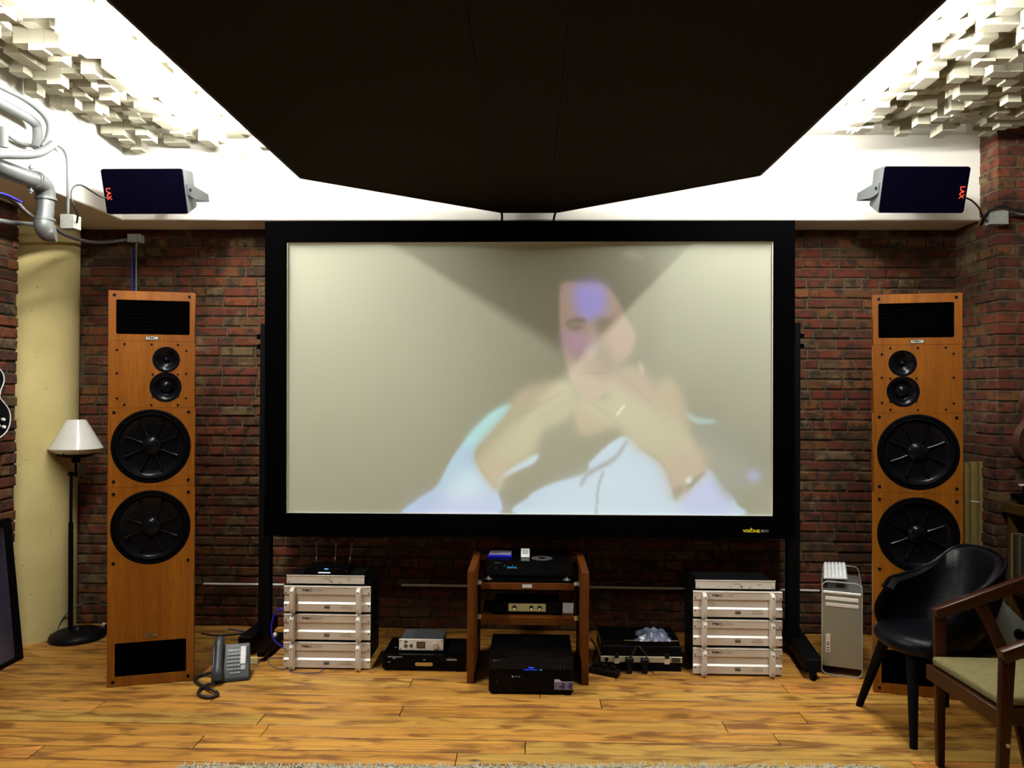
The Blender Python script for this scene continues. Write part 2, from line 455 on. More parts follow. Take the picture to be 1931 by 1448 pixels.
def plate(name, outline, holes, y0, y1, m, parent):     # flat board in the xz plane with holes, front at y0
    cu = bpy.data.curves.new(name, 'CURVE'); cu.dimensions = '2D'; cu.fill_mode = 'BOTH'; cu.extrude = (y1 - y0) / 2
    for pl in [outline] + holes:
        sp = cu.splines.new('POLY'); sp.points.add(len(pl) - 1); sp.use_cyclic_u = True
        for q, (x, z) in zip(sp.points, pl):
            q.co = (x, z, 0, 1)
    tmp = bpy.data.objects.new('tmp', cu)
    me = bpy.data.meshes.new_from_object(tmp); bpy.data.objects.remove(tmp); bpy.data.curves.remove(cu)
    for v in me.vertices:
        x, z, w = v.co; v.co = (x, (y0 + y1) / 2 - w, z)
    me.materials.clear(); me.materials.append(m); me.name = name
    o = bpy.data.objects.new(name, me); COL.objects.link(o); o.parent = parent
    return o


def circ(cx, cz, r, n=48):
    return [(cx + r * math.cos(2 * PI * k / n), cz + r * math.sin(2 * PI * k / n)) for k in range(n)]


def rrect(x0, x1, z0, z1, r=0.01, n=4):
    out = []
    for cx, cz, a in ((x1 - r, z1 - r, 0), (x0 + r, z1 - r, 90), (x0 + r, z0 + r, 180), (x1 - r, z0 + r, 270)):
        for k in range(n + 1):
            t = math.radians(a + 90 * k / n); out.append((cx + r * math.cos(t), cz + r * math.sin(t)))
    return out


RX90 = Matrix.Rotation(PI / 2, 4, 'X')      # local z axis -> -y (towards the viewer)


def facing(x, y, z):                        # lathe axis points to -y at this place
    return Matrix.Translation((x, y, z)) @ RX90


# ================================================================== THE ROOM
XL, XR, YB, ZC, ZB = -2.98, 3.35, 5.0, 3.12, 2.594
PIER_X, PIER_Y = 2.705, 4.54
BEAM_Y, BEAM_X = 4.72, -2.555


def brick_piece(g, x0, x1, z0, z1, plane, out, axis, depth=0.03):
    # a worn brick face; plane = wall surface, out = direction sign of its front
    j = lambda s: random.uniform(-s, s)
    pr = 0.010 + j(0.004); c = 0.006
    def P(a, d, z):
        return (a, plane + out * d, z) if axis == 'y' else (plane + out * d, a, z)
    base = [P(x0, -depth, z0), P(x1, -depth, z0), P(x1, -depth, z1), P(x0, -depth, z1)]
    mid = [P(x0 + j(.002), pr - c, z0 + j(.002)), P(x1 + j(.002), pr - c, z0 + j(.002)), P(x1 + j(.002), pr - c, z1 + j(.002)), P(x0 + j(.002), pr - c, z1 + j(.002))]
    fr = [P(x0 + c + j(.003), pr + j(.002), z0 + c + j(.002)), P(x1 - c + j(.003), pr + j(.002), z0 + c + j(.002)),
          P(x1 - c + j(.003), pr + j(.002), z1 - c + j(.002)), P(x0 + c + j(.003), pr + j(.002), z1 - c + j(.002))]
    fs = []
    for b in (0, 4):
        for k in range(4):
            k2 = (k + 1) % 4
            fs.append((b + k, b + k2, b + 4 + k2, b + 4 + k))
    fs.append((8, 9, 10, 11))
    g.add(base + mid + fr, fs, None, random.random())


def courses(a0, a1, z0, z1):
    """bond pattern of a wall stretch: list of (a0, a1, z0, z1)"""
    out = []; ch, jt = 0.0652, 0.010; row = 0; z = z0
    while z + 0.03 < z1:
        hd = (row % 4 == 2)
        a = a0 - random.uniform(0.0, 0.22)
        while a < a1:
            L = 0.105 if (hd or random.random() < 0.36) else 0.222
            L += random.uniform(-0.006, 0.006)
            b0, b1 = max(a, a0), min(a + L, a1)
            if b1 - b0 > 0.03:
                out.append((b0, b1, z + 0.004, min(z + ch - jt + 0.003, z1)))
            a += L + jt
        z += ch; row += 1
    return out


def brick_wall(parent, a0, a1, z0, z1, plane, out, axis, limit, rank):
    bs = courses(a0, a1, z0, z1)
    sc_ = []
    for b in bs:
        c = ((b[0] + b[1]) / 2, plane, (b[2] + b[3]) / 2) if axis == 'y' else (plane, (b[0] + b[1]) / 2, (b[2] + b[3]) / 2)
        sc_.append((rank(c) * (b[1] - b[0]), b))
    sc_.sort(key=lambda t: -t[0])
    rest = G(); nrest = 0
    for i, (s_, b) in enumerate(sc_):
        if i < limit and s_ > 0:
            g = G(); brick_piece(g, *b, plane, out, axis); g.build('brick', BRICK, parent, smooth_deg=0)
        else:
            brick_piece(rest, *b, plane, out, axis); nrest += 1
    if nrest:
        tag(rest.build('brickwork', BRICK, parent, smooth_deg=0), kind='stuff')


# floor: boards across the room
floor = G().box(XL - 0.5, XR + 0.05, -3.5, YB + 0.3, -0.06, -0.003).build('floor', GAP, smooth_deg=0)
tag(floor, 'floor of worn orange pine boards running across the whole room', 'floor', kind='structure')
row = 0
y = 5.09
joints = {3.768: [-1.58, 0.35, 1.9], 3.648: [-2.1, -0.62, 1.3], 3.528: [-1.26, 0.9], 3.888: [0.05, 2.0], 3.408: [-1.2, 1.1], 3.288: [-1.45, -0.02]}
yy = 5.09 - 0.0022
y_lines = [3.768 + 0.12 * k for k in range(-58, 11)]
for yl in reversed(y_lines):
    y0, y1 = yl, yl + 0.12
    js = None
    for k_, v_ in joints.items():
        if abs(k_ - y0) < 0.01: js = v_
    if js is None:
        js = []; x = XL - random.uniform(0, 1.6)
        while x < XR:
            x += random.uniform(1.5, 2.6) if y0 > 2.6 else random.uniform(2.8, 3.6); js.append(x)
    xs = [XL - 0.4] + [q for q in sorted(js) if XL < q < XR] + [XR]
    for a, b in zip(xs[:-1], xs[1:]):
        dz = random.uniform(-0.0015, 0.0)
        g = G().box(a + 0.002, b - 0.002, y0 + 0.0028, y1 - 0.0028, -0.018, dz, r=random.random())
        g.build('plank', PLANK, floor, bevel=0.0013, smooth_deg=0)

# walls
wb = G().box(XL - 0.4, XR, YB, YB + 0.2, 0, ZC).build('wall_back', MORTAR, smooth_deg=0)
tag(wb, 'red brick back wall behind the projection screen and tower speakers', 'wall', kind='structure')


def rank_back(c):
    px, py = proj(c)
    if 498 < px < 1500 and py < 1015: return 0
    if 205 < px < 370 and 548 < py < 1290: return 0
    if 1645 < px < 1822 and py > 548: return 0
    if 535 < px < 1476 and py > 1075: return 0
    if px < 138 or px > 1860 or c[2] > ZB: return 0
    v = 1.0
    if 498 < px < 1500: v = 0.3
    if py < 500: v = 0.6
    return v


brick_wall(wb, XL, PIER_X + 0.06, 0.0, ZB, YB, -1, 'y', 300, rank_back)

wl = G().box(XL - 0.25, XL, -3.5, 4.36, 0, ZC).build('wall_left', MORTAR, smooth_deg=0)
tag(wl, 'red brick side wall at the edge beside the cream column', 'wall', kind='structure')
brick_wall(wl, 1.5, 4.365, 0.0, ZB, XL, 1, 'x', 90, lambda c: 1.0 if c[1] > 4.1 else 0)
tag(G().box(XL - 0.6, XL - 0.25, 4.0, YB + 0.2, 0, ZC).build('wall_corner', WHITE, smooth_deg=0), 'hidden corner wall behind the cream column', 'wall', kind='structure')

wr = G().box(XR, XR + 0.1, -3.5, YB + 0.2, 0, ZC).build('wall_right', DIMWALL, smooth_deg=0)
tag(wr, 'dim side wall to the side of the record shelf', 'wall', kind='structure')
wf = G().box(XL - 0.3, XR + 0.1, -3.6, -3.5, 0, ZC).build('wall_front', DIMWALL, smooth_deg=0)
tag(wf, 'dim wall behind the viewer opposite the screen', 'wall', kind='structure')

# rounded cream column in the corner
ccx, ccy, ccr = -3.235, 4.79, 0.32
g = G(); n = 60
g.lathe([(ccr, 0.0), (ccr, ZB)], n, Matrix.Translation((ccx, ccy, 0)), True)
col_ = g.build('concrete_column', PLASTER, smooth_deg=40)
tag(col_, 'round cream plastered column in the corner behind the floor lamp', 'column', kind='structure')

# brick pier on the other side
pier = G().box(PIER_X + 0.006, XR, PIER_Y + 0.006, YB, 0, ZC - 0.001).build('brick_pillar', MORTAR, smooth_deg=0)
tag(pier, 'square red brick pier beside the shelf with records', 'pillar', kind='structure')
z = 0.0; i = 0
while z < ZC - 0.03:
    z0, z1 = z + 0.004, min(z + 0.0585, ZC - 0.002)
    L = 0.215 if i % 2 else 0.105
    L2 = 0.105 if i % 2 else 0.215
    # corner brick, with a front and a side face
    j = lambda: random.uniform(-0.003, 0.003)
    g = G(); g.box(PIER_X + j(), PIER_X + L, PIER_Y + j(), PIER_Y + L2, z0 + j() / 2, z1 + j() / 2, r=random.random() * 0.95)
    g.build('brick', BRICK, pier, bevel=0.004, smooth_deg=0)
    x = PIER_X + L + 0.01
    while x < PIER_X + 0.40:
        g = G(); brick_piece(g, x, x + 0.215, z0, z1, PIER_Y + 0.012, -1, 'y'); g.build('brick', BRICK, pier, smooth_deg=0); x += 0.225
    y = PIER_Y + L2 + 0.01
    while y < YB - 0.04:
        y2 = min(y + 0.215, YB)
        g = G(); brick_piece(g, y, y2, z0, z1, PIER_X + 0.012, -1, 'x'); g.build('brick', BRICK, pier, smooth_deg=0); y += 0.225
    z += 0.0652; i += 1

ceil = G().box(XL - 0.6, XR + 0.1, -3.6, YB + 0.2, ZC, ZC + 0.1).build('ceiling', CEIL, smooth_deg=0)
tag(ceil, 'white painted ceiling above the hanging dark panel', 'ceiling', kind='structure')
bm_ = G().box(BEAM_X - 0.44, PIER_X + 0.01, BEAM_Y, YB + 0.01, ZB, ZC).build('ceiling_beam', WHITE, bevel=0.006, smooth_deg=0)
tag(bm_, 'white painted beam along the top of the brick back wall', 'beam', kind='structure')
bl_ = G().box(XL - 0.6, BEAM_X, -3.5, BEAM_Y - 0.0, ZB, ZC).build('side_beam', WHITE, bevel=0.006, smooth_deg=0)
tag(bl_, 'white painted side beam behind the bent grey pipes', 'beam', kind='structure')

# ------------------------------------------------------------------ block diffusers on the ceiling
def diffuser(name, x0, x1, y0, y1, label, tube_x, limit=300):
    t = empty(name, ((x0 + x1) / 2, (y0 + y1) / 2, ZC), label, 'diffuser', group='block diffusers on the ceiling')
    o0 = Vector(t.location)
    p = 0.068; cells = []
    nx, ny = int((x1 - x0) / p), int((y1 - y0) / p)
    for a in range(nx):
        for b in range(ny):
            if random.random() < 0.05: continue
            h = random.choice([0.012, 0.03, 0.045, 0.06, 0.08, 0.10, 0.12]) * random.uniform(0.85, 1.1)
            cx, cy = x0 + (a + 0.5) * p, y0 + (b + 0.5) * p
            if abs(cx - tube_x) < 0.16: h = min(h, 0.03)
            q = proj((cx, cy, ZC - h))
            vis = -50 < q[0] < 1980 and q[1] > -60 and (cy > 1.6)
            hid = abs((cx - 0.0)) < 1.19 + (ZC - h - 2.63) * 1.19 / 1.09 - 0.05
            cells.append(((1 if (vis and not hid) else 0) * cy, cx, cy, h))
    cells.sort(key=lambda c: -c[0])
    rest = G(); k = 0; meshes = {}
    for s_, cx, cy, h in cells:
        if s_ > 0 and k < limit:
            hk = round(h, 2)
            if hk not in meshes:
                g = G().box(-p / 2 + .0008, p / 2 - .0008, -p / 2 + .0008, p / 2 - .0008, -max(hk, 0.01), 0)
                o = g.build('block', FOAM, t, smooth_deg=0); meshes[hk] = o.data
            else:
                o = bpy.data.objects.new('block', meshes[hk]); COL.objects.link(o); o.parent = t
            o.location = Vector((cx, cy, ZC)) - o0; k += 1
        else:
            rest.box(cx - p / 2 - o0.x, cx + p / 2 - o0.x, cy - p / 2 - o0.y, cy + p / 2 - o0.y, -h, 0)
    if rest.v:
        tag(rest.build('block_field', FOAM, t, smooth_deg=0), kind='stuff')


diffuser('block_diffuser', -2.52, -1.30, 1.0, 4.70, 'white wooden block diffuser on the ceiling above the grey pipes', -1.78)
diffuser('block_diffuser', 1.60, 3.30, 1.0, 4.52, 'white wooden block diffuser on the ceiling meeting the brick pier', 1.49)
diffuser_dummy = None

# light tubes between the hanging panel and the ceiling
t = empty('light_tube', (1.475, 2.0, 2.975), 'slim lit tube above the hanging panel on the brick pier side', 'lamp')
G().cyl((0, -0.4, 0), (0, 2.45, 0), 0.011, n=10).build('tube', TUBEM_R, t)
G().box(-0.015, 0.015, -0.42, 2.47, 0.02, 0.035).box(-0.01, 0.01, -0.3, -0.26, 0.03, 0.145).box(-0.01, 0.01, 1.56, 1.6, 0.03, 0.145).build('batten', WHITE, t)
t = empty('light_tube', (-1.80, 2.0, 3.00), 'slim lit tube on the ceiling between the panel and the grey pipes', 'lamp')
G().cyl((0, -0.4, 0), (0, 2.4, 0), 0.022, n=10).build('tube', TUBEM_L, t)
for ye_ in (-0.3, 2.3):
    G().box(-0.006, 0.006, ye_, ye_ + 0.02, 0.02, 0.12).build('clip', WHITE, t)

# ------------------------------------------------------------------ hanging dark panel
ZP = 2.63
pl, pr = -1.19, 1.132
cL, cR = atz(568, 335, ZP), atz(1432, 330, ZP)
tL, tR = atz(945, 400, ZP), atz(1050, 400, ZP)
pan = empty('ceiling_panel', (0, 2.0, ZP), 'huge dark brown fabric covered panel hanging under the ceiling, pointed at the screen', 'panel')
OFF = Vector((0, 2.0, ZP))
def loc2(p): return (p[0] - OFF.x, p[1] - OFF.y)
sL, sR = -0.19, 0.10
def edge_y(x):
    if x < tL.x: return cL.y + (x - pl) / (tL.x - pl) * (tL.y - cL.y)
    if x > tR.x: return cR.y + (pr - x) / (pr - tR.x) * (tR.y - cR.y)
    return tL.y
strips = [(pl, sL), (sL, sR), (sR, pr)]
for a, b in strips:
    xs = sorted({a + 0.001, b - 0.001} | {q for q in (tL.x, tR.x) if a < q < b})
    poly = [(a + 0.001, -1.0), (b - 0.001, -1.0)] + [(x, edge_y(x)) for x in reversed(xs)]
    G().prism([loc2(q) for q in poly], 0.0, 0.03, 'z').build('fabric_sheet', CLOTH, pan, smooth_deg=0)
g = G()
rim = [(pl, -1.0), (pl, cL.y), (tL.x, tL.y), (tR.x, tR.y), (pr, cR.y), (pr, -1.0)]
for (x0, y0), (x1, y1) in zip(rim[:-1], rim[1:]):
    d = Vector((x1 - x0, y1 - y0, 0)).normalized(); nn = Vector((-d.y, d.x, 0)) * 0.006
    a, b = Vector((x0, y0, 0)) - OFF + Vector((0, 0, ZP)), Vector((x1, y1, 0)) - OFF + Vector((0, 0, ZP))
    z0, z1 = -0.004, 0.05
    g.hexa([a - nn + Vector((0, 0, z0)), b - nn + Vector((0, 0, z0)), b + nn + Vector((0, 0, z0)), a + nn + Vector((0, 0, z0)),
            a - nn + Vector((0, 0, z1)), b - nn + Vector((0, 0, z1)), b + nn + Vector((0, 0, z1)), a + nn + Vector((0, 0, z1))])
g.build('edge_trim', mat('dark_trim', (0.02, 0.012, 0.006), 0.7), pan, smooth_deg=0)
for x, y in ((-1.0, 0.3), (1.0, 0.3), (-1.0, 3.6), (1.0, 3.6)):
    G().cyl((x, y - 2, 0.03), (x, y - 2, ZC - ZP), 0.003, n=6).build('hanging_rod', ZINC, pan)

# ------------------------------------------------------------------ projection screen on its stand
YS = 4.45
c_in = [at(540, 967, YS), at(1457, 973, YS), at(1458, 455, YS), at(541, 457, YS)]
c_out = [at(501, 1008, YS), at(1497, 1015, YS), at(1497, 417, YS), at(502, 419, YS)]
scr = empty('projection_screen', (0, 4.55, 0), 'large black framed projection screen showing a man in a pale blue shirt', 'screen')
S0 = Vector((0, 4.55, 0))
names = ['frame_bottom', 'frame_side', 'frame_top', 'frame_side']
for k in range(4):
    k2 = (k + 1) % 4
    a, b, c, d = c_out[k] - S0, c_out[k2] - S0, c_in[k2] - S0, c_in[k] - S0
    dy0, dy1 = Vector((0, -0.02, 0)), Vector((0, 0.045, 0))
    G().hexa([a + dy0, b + dy0, c + dy0, d + dy0, a + dy1, b + dy1, c + dy1, d + dy1]).build(names[k], BLACKV, scr, smooth_deg=0)
# thin pale edge of the cloth
# picture: painted with soft shapes
PW, PH = 460, 257
def blur(a, s):
    if s <= 0: return a
    r = int(3 * s) + 1; k = np.exp(-np.arange(-r, r + 1) ** 2 / (2 * s * s)); k /= k.sum()
    a = np.pad(a, r, mode='edge')
    a = np.apply_along_axis(lambda m: np.convolve(m, k, 'valid'), 0, a)
    return np.apply_along_axis(lambda m: np.convolve(m, k, 'valid'), 1, a)
def poly_mask(pts, soft, sm=True):
    # points given as measured on an enlarged view of the picture (x 1847 wide)
    P = [Vector(((740 + x / 2.496 - 541) / 917 * PW, (440 + y_ / 2.496 - 457) / 513 * PH)) for x, y_ in pts]
    if sm:
        Q = []; n = len(P)
        for i in range(n):
            p0, p1, p2, p3 = P[i - 1], P[i], P[(i + 1) % n], P[(i + 2) % n]
            for j in range(5):
                t = j / 5
                Q.append(0.5 * ((2 * p1) + (-p0 + p2) * t + (2 * p0 - 5 * p1 + 4 * p2 - p3) * t * t + (-p0 + 3 * p1 - 3 * p2 + p3) * t ** 3))
        P = Q
    X, Y = np.meshgrid(np.arange(PW) + 0.5, np.arange(PH) + 0.5)
    ins = np.zeros((PH, PW), bool); n = len(P)
    for i in range(n):
        x0, y0 = P[i]; x1, y1 = P[(i + 1) % n]
        if abs(y1 - y0) < 1e-9: continue
        c = ((y0 > Y) != (y1 > Y)) & (X < (x1 - x0) * (Y - y0) / (y1 - y0) + x0)
        ins ^= c
    return blur(ins.astype(float), soft)
img = np.zeros((PH, PW, 3)); img[:] = (0.012, 0.010, 0.004)
def paint(pts, col, soft=2.0, op=1.0, sm=True):
    m_ = (poly_mask(pts, soft, sm) * op)[:, :, None]
    img[:] = img * (1 - m_) + np.array(col) * m_
paint([(-600, -100), (200, -100), (500, 700), (300, 1400), (-600, 1400)], (0.085, 0.09, 0.06), 45)  # background lifted here, room light on the cloth put into the emission
paint([(1300, -100), (2000, -100), (2000, 1500), (1650, 1400), (1500, 900), (1150, 700), (1080, 560)], (0.050, 0.055, 0.040), 18)  # lit cloth on the other flank of the V shadow, painted as emission
paint([(800, 230), (830, 190), (880, 140), (1000, 70), (1150, 70), (1250, 140), (1275, 300), (1230, 450), (1160, 520), (1090, 470), (1040, 320), (990, 240), (880, 225), (815, 250)], (0.012, 0.006, 0.002), 6)
paint([(1090, 95), (1150, 85), (1190, 120), (1130, 120)], (0.11, 0.11, 0.09), 1.5, 0.7)
paint([(640, 1330), (655, 1240), (760, 1180), (920, 1130), (950, 1065), (1100, 955), (1200, 1030), (1290, 1100), (1330, 1200), (1400, 1215), (1490, 1105), (1560, 1180), (1625, 1265), (1590, 1330)], (0.24, 0.36, 0.52), 1.2)
paint([(700, 1330), (760, 1230), (900, 1160), (1100, 1100), (1250, 1160), (1350, 1250), (1400, 1330)], (0.30, 0.43, 0.56), 9, 0.8)
paint([(1390, 1230), (1500, 1130), (1600, 1270), (1560, 1330), (1380, 1330)], (0.25, 0.28, 0.58), 5, 0.7)
paint([(1385, 838), (1440, 865), (1530, 880), (1640, 960), (1710, 1080), (1700, 1160), (1600, 1250), (1500, 1100), (1440, 960), (1395, 890)], (0.05, 0.06, 0.07), 5)
paint([(1385, 838), (1450, 868), (1530, 880), (1500, 895), (1420, 885)], (0.14, 0.28, 0.30), 1.5)
paint([(1680, 1120), (1730, 1120), (1730, 1160), (1690, 1160)], (0.15, 0.17, 0.42), 3)
paint([(70, 1330), (130, 1255), (220, 1190), (290, 1060), (350, 980), (410, 910), (480, 845), (560, 808), (570, 830), (520, 890), (450, 970), (400, 1035), (420, 1110), (480, 1190), (510, 1230), (490, 1330)], (0.20, 0.36, 0.54), 1.0)
paint([(350, 980), (480, 845), (570, 808), (520, 890), (400, 1000)], (0.17, 0.50, 0.50), 3, 0.8)
paint([(90, 1320), (160, 1250), (300, 1220), (470, 1230), (500, 1330)], (0.28, 0.28, 0.60), 7, 0.6)
paint([(250, 1180), (330, 1100), (400, 1150), (420, 1230), (300, 1260)], (0.34, 0.50, 0.58), 6, 0.6)
paint([(515, 1150), (560, 1110), (690, 1040), (680, 1080), (600, 1120), (530, 1160), (505, 1220)], (0.24, 0.40, 0.54), 1.2)
paint([(1110, 380), (1200, 360), (1270, 420), (1250, 560), (1190, 640), (1120, 660), (1120, 520)], (0.012, 0.014, 0.012), 6)
paint([(800, 265), (820, 230), (900, 235), (1000, 245), (1060, 300), (1110, 400), (1150, 470), (1135, 560), (1080, 620), (1060, 700), (1000, 765), (940, 785), (885, 750), (850, 690), (825, 600), (805, 480), (798, 380)], (0.21, 0.115, 0.10), 1.6)
paint([(875, 245), (995, 242), (1015, 330), (985, 400), (900, 400), (870, 330)], (0.15, 0.12, 0.47), 4.5)
paint([(815, 460), (890, 470), (945, 500), (920, 570), (850, 560), (820, 520)], (0.26, 0.12, 0.27), 5, 0.8)
paint([(930, 500), (965, 440), (985, 520), (975, 575), (925, 580)], (0.32, 0.22, 0.24), 3, 0.8)
paint([(1020, 470), (1110, 450), (1140, 520), (1080, 600), (1030, 560)], (0.27, 0.13, 0.13), 5, 0.7)
paint([(825, 420), (870, 398), (920, 405), (915, 425), (870, 420), (835, 440)], (0.035, 0.022, 0.014), 1.3, 0.9)
paint([(835, 445), (880, 432), (915, 445), (870, 460)], (0.04, 0.025, 0.02), 1.2, 0.8)
paint([(965, 410), (1010, 395), (1060, 400), (1040, 440), (985, 470)], (0.05, 0.03, 0.02), 2.5, 0.8)
paint([(965, 530), (990, 470), (1030, 560), (1060, 640), (1010, 700), (1000, 620), (975, 590)], (0.06, 0.045, 0.035), 4, 0.7)
paint([(895, 640), (950, 625), (1020, 640), (1030, 665), (960, 690), (905, 675)], (0.17, 0.07, 0.07), 1.8, 0.8)
paint([(905, 655), (1020, 655), (1020, 662), (910, 662)], (0.07, 0.03, 0.03), 1.0, 0.8)
paint([(880, 770), (1000, 790), (1070, 870), (1000, 930), (900, 950), (865, 880)], (0.20, 0.13, 0.08), 3)
paint([(870, 600), (885, 560), (890, 570), (875, 620)], (0.08, 0.04, 0.04), 1.0, 0.6)
paint([(560, 810), (620, 745), (760, 700), (860, 715), (875, 790), (835, 870), (720, 930), (690, 1010), (640, 1070), (545, 1120), (508, 1215), (440, 1140), (398, 1070), (400, 1020), (470, 930), (540, 850)], (0.21, 0.185, 0.105), 3.6)
paint([(600, 760), (760, 710), (850, 730), (760, 760), (640, 800)], (0.27, 0.16, 0.13), 5, 0.6)
paint([(420, 1060), (520, 1050), (560, 1110), (505, 1200), (430, 1130)], (0.25, 0.14, 0.11), 6, 0.6)
paint([(700, 860), (840, 760), (870, 790), (740, 900)], (0.17, 0.13, 0.08), 3, 0.6)
paint([(880, 780), (960, 800), (1020, 780), (1030, 700), (1095, 630), (1180, 650), (1245, 735), (1300, 675), (1365, 760), (1400, 900), (1440, 1000), (1485, 1105), (1420, 1185), (1340, 1255), (1310, 1150), (1240, 1060), (1150, 1010), (1090, 930), (960, 860)], (0.21, 0.185, 0.115), 4.0)
paint([(1030, 700), (1100, 640), (1190, 660), (1250, 740), (1230, 820), (1120, 740)], (0.27, 0.14, 0.14), 6, 0.7)
paint([(1260, 720), (1310, 690), (1370, 790), (1400, 900), (1340, 860)], (0.27, 0.14, 0.10), 5, 0.6)
paint([(1290, 1060), (1440, 1010), (1480, 1100), (1400, 1180), (1340, 1240)], (0.26, 0.13, 0.11), 7, 0.6)
paint([(1065, 850), (1100, 808), (1106, 812), (1072, 855)], (0.42, 0.42, 0.36), 0.7)
for k_, (x_, y_) in enumerate(((640, 830), (690, 805), (740, 780))):
    paint([(x_ - 40, y_ + 30), (x_ + 120, y_ - 60), (x_ + 124, y_ - 54), (x_ - 34, y_ + 38)], (0.13, 0.10, 0.05), 1.6, 0.6)
for x_, y_ in ((1120, 700), (1165, 720), (1205, 750)):
    paint([(x_ - 50, y_ - 40), (x_ + 50, y_ + 70), (x_ + 44, y_ + 76), (x_ - 56, y_ - 32)], (0.16, 0.10, 0.08), 1.6, 0.55)
paint([(960, 800), (1090, 905), (1084, 912), (952, 808)], (0.12, 0.09, 0.05), 1.6, 0.6)
paint([(1175, 600), (1195, 640), (1185, 670), (1170, 640)], (0.34, 0.28, 0.26), 1.2, 0.6)
paint([(1385, 1040), (1400, 1080), (1360, 1110)], (0.14, 0.08, 0.06), 5, 0.4)
paint([(1390, 1180), (1470, 1120), (1480, 1130), (1410, 1195)], (0.05, 0.03, 0.03), 1.2, 0.9)
paint([(1392, 1150), (1418, 1145), (1412, 1172), (1395, 1175)], (0.35, 0.40, 0.40), 1.0)
paint([(1330, 1200), (1385, 1185), (1345, 1255)], (0.07, 0.04, 0.04), 1.5, 0.8)
paint([(1110, 975), (1120, 980), (1060, 1070), (940, 1140), (905, 1190), (895, 1180), (930, 1120), (1050, 1050)], (0.05, 0.06, 0.10), 1.3, 0.8)
paint([(1000, 1120), (1008, 1125), (985, 1200), (975, 1320), (968, 1320), (975, 1200)], (0.05, 0.06, 0.10), 0.9, 0.8)
paint([(850, 870), (870, 890), (890, 940), (880, 940)], (0.05, 0.05, 0.05), 1.0, 0.8)
PIC = mat('projected_picture', (0.36, 0.37, 0.285), 0.9, noise=(3, 0.01), spec=0.1)
nt = PIC.node_tree; b_ = nt.nodes['Principled BSDF']
a_ = nd(nt, 'ShaderNodeAttribute', attribute_name='picture')
nt.links.new(a_.outputs['Color'], b_.inputs['Emission Color']); b_.inputs['Emission Strength'].default_value = 1.0
vs = []
tl, tr, br, bl = [p - S0 for p in (c_in[3], c_in[2], c_in[1], c_in[0])]
for j_ in range(PH + 1):
    v_ = j_ / PH
    a, b = tl.lerp(bl, v_), tr.lerp(br, v_)
    for i_ in range(PW + 1):
        p = a.lerp(b, i_ / PW); vs.append((p.x, p.y + 0.012, p.z))
fs = [(j_ * (PW + 1) + i_, (j_ + 1) * (PW + 1) + i_, (j_ + 1) * (PW + 1) + i_ + 1, j_ * (PW + 1) + i_ + 1) for j_ in range(PH) for i_ in range(PW)]
me = bpy.data.meshes.new('screen_picture'); me.from_pydata(vs, [], fs)
ca = me.attributes.new('picture', 'FLOAT_COLOR', 'FACE')
ca.data.foreach_set('color', np.concatenate([img, np.ones((PH, PW, 1))], axis=2).reshape(-1).astype(np.float32))
me.materials.append(PIC)
o = bpy.data.objects.new('screen_picture', me); COL.objects.link(o); o.parent = scr
o['label'] = 'projected picture of a man holding both hands before his chest'
g = G()     # back board of the cloth
d1, d2 = Vector((0, 0.016, 0)), Vector((0, 0.03, 0))
g.hexa([bl + d1, br + d1, tr + d1, tl + d1, bl + d2, br + d2, tr + d2, tl + d2]).build('screen_backing', BLACKM, scr, smooth_deg=0)
# thin bright rim where the cloth meets the frame
g = G(); w = 0.005
for a, b in ((bl, br), (br, tr), (tr, tl), (tl, bl)):
    ctr = (bl + tr) / 2
    ia, ib = a + (ctr - a).normalized() * w * 1.4, b + (ctr - b).normalized() * w * 1.4
    e0, e1 = Vector((0, -0.004, 0)), Vector((0, 0.012, 0))
    g.hexa([a + e0, b + e0, ib + e0, ia + e0, a + e1, b + e1, ib + e1, ia + e1])
g.build('cloth_edge', SILVERB, scr, smooth_deg=0)
p = at(1417, 1001.5, YS - 0.021) - S0
text('logo', 'VISIONE', 0.0235, p, YELP, scr, sx=1.12)
G().lathe([(0.0035, 0), (0.0055, 0), (0.0055, 0.001)], 12, facing(*(at(1416.5, 997.2, YS - 0.021) - S0))).build('logo_ring', YELP, scr)
p = at(1442, 1001.5, YS - 0.021) - S0
text('logo_suffix', '3DC', 0.019, p, WHITEPR, scr, sx=1.25)
# stand
for sgn, xp, ptop in ((-1, 491, 610), (1, 1510, 608)):
    pt = at(xp, ptop, 4.56) - S0
    w = 0.075 * (-sgn)
    x0, x1 = sorted((pt.x, pt.x + w))
    G().box(x0, x1, -0.035 + 0.045, 0.055, 0.07, pt.z).build('post', BLACKM, scr, bevel=0.004)
    for dz in (0.075, 0.135):
        kz = pt.z - dz
        G().cyl((pt.x, 0.02, kz), (pt.x + sgn * 0.018, 0.02, kz), 0.006).cyl((pt.x + sgn * 0.012, 0.02, kz - 0.018), (pt.x + sgn * 0.012, 0.02, kz + 0.010), 0.012).build('clamp_knob', BLACKG, scr)
        G().cyl((pt.x + sgn * 0.012, 0.02, kz + 0.0105), (pt.x + sgn * 0.012, 0.02, kz + 0.0155), 0.011).build('knob_cap', CHROME, scr)


def bar(g, a, b, w, h):
    a, b = Vector(a), Vector(b); d = (b - a).normalized(); s = Vector((d.y, -d.x, 0)).normalized() * w / 2; u = Vector((0, 0, h))
    return g.hexa([a - s, b - s, b + s, a + s, a - s + u, b - s + u, b + s + u, a + s + u])


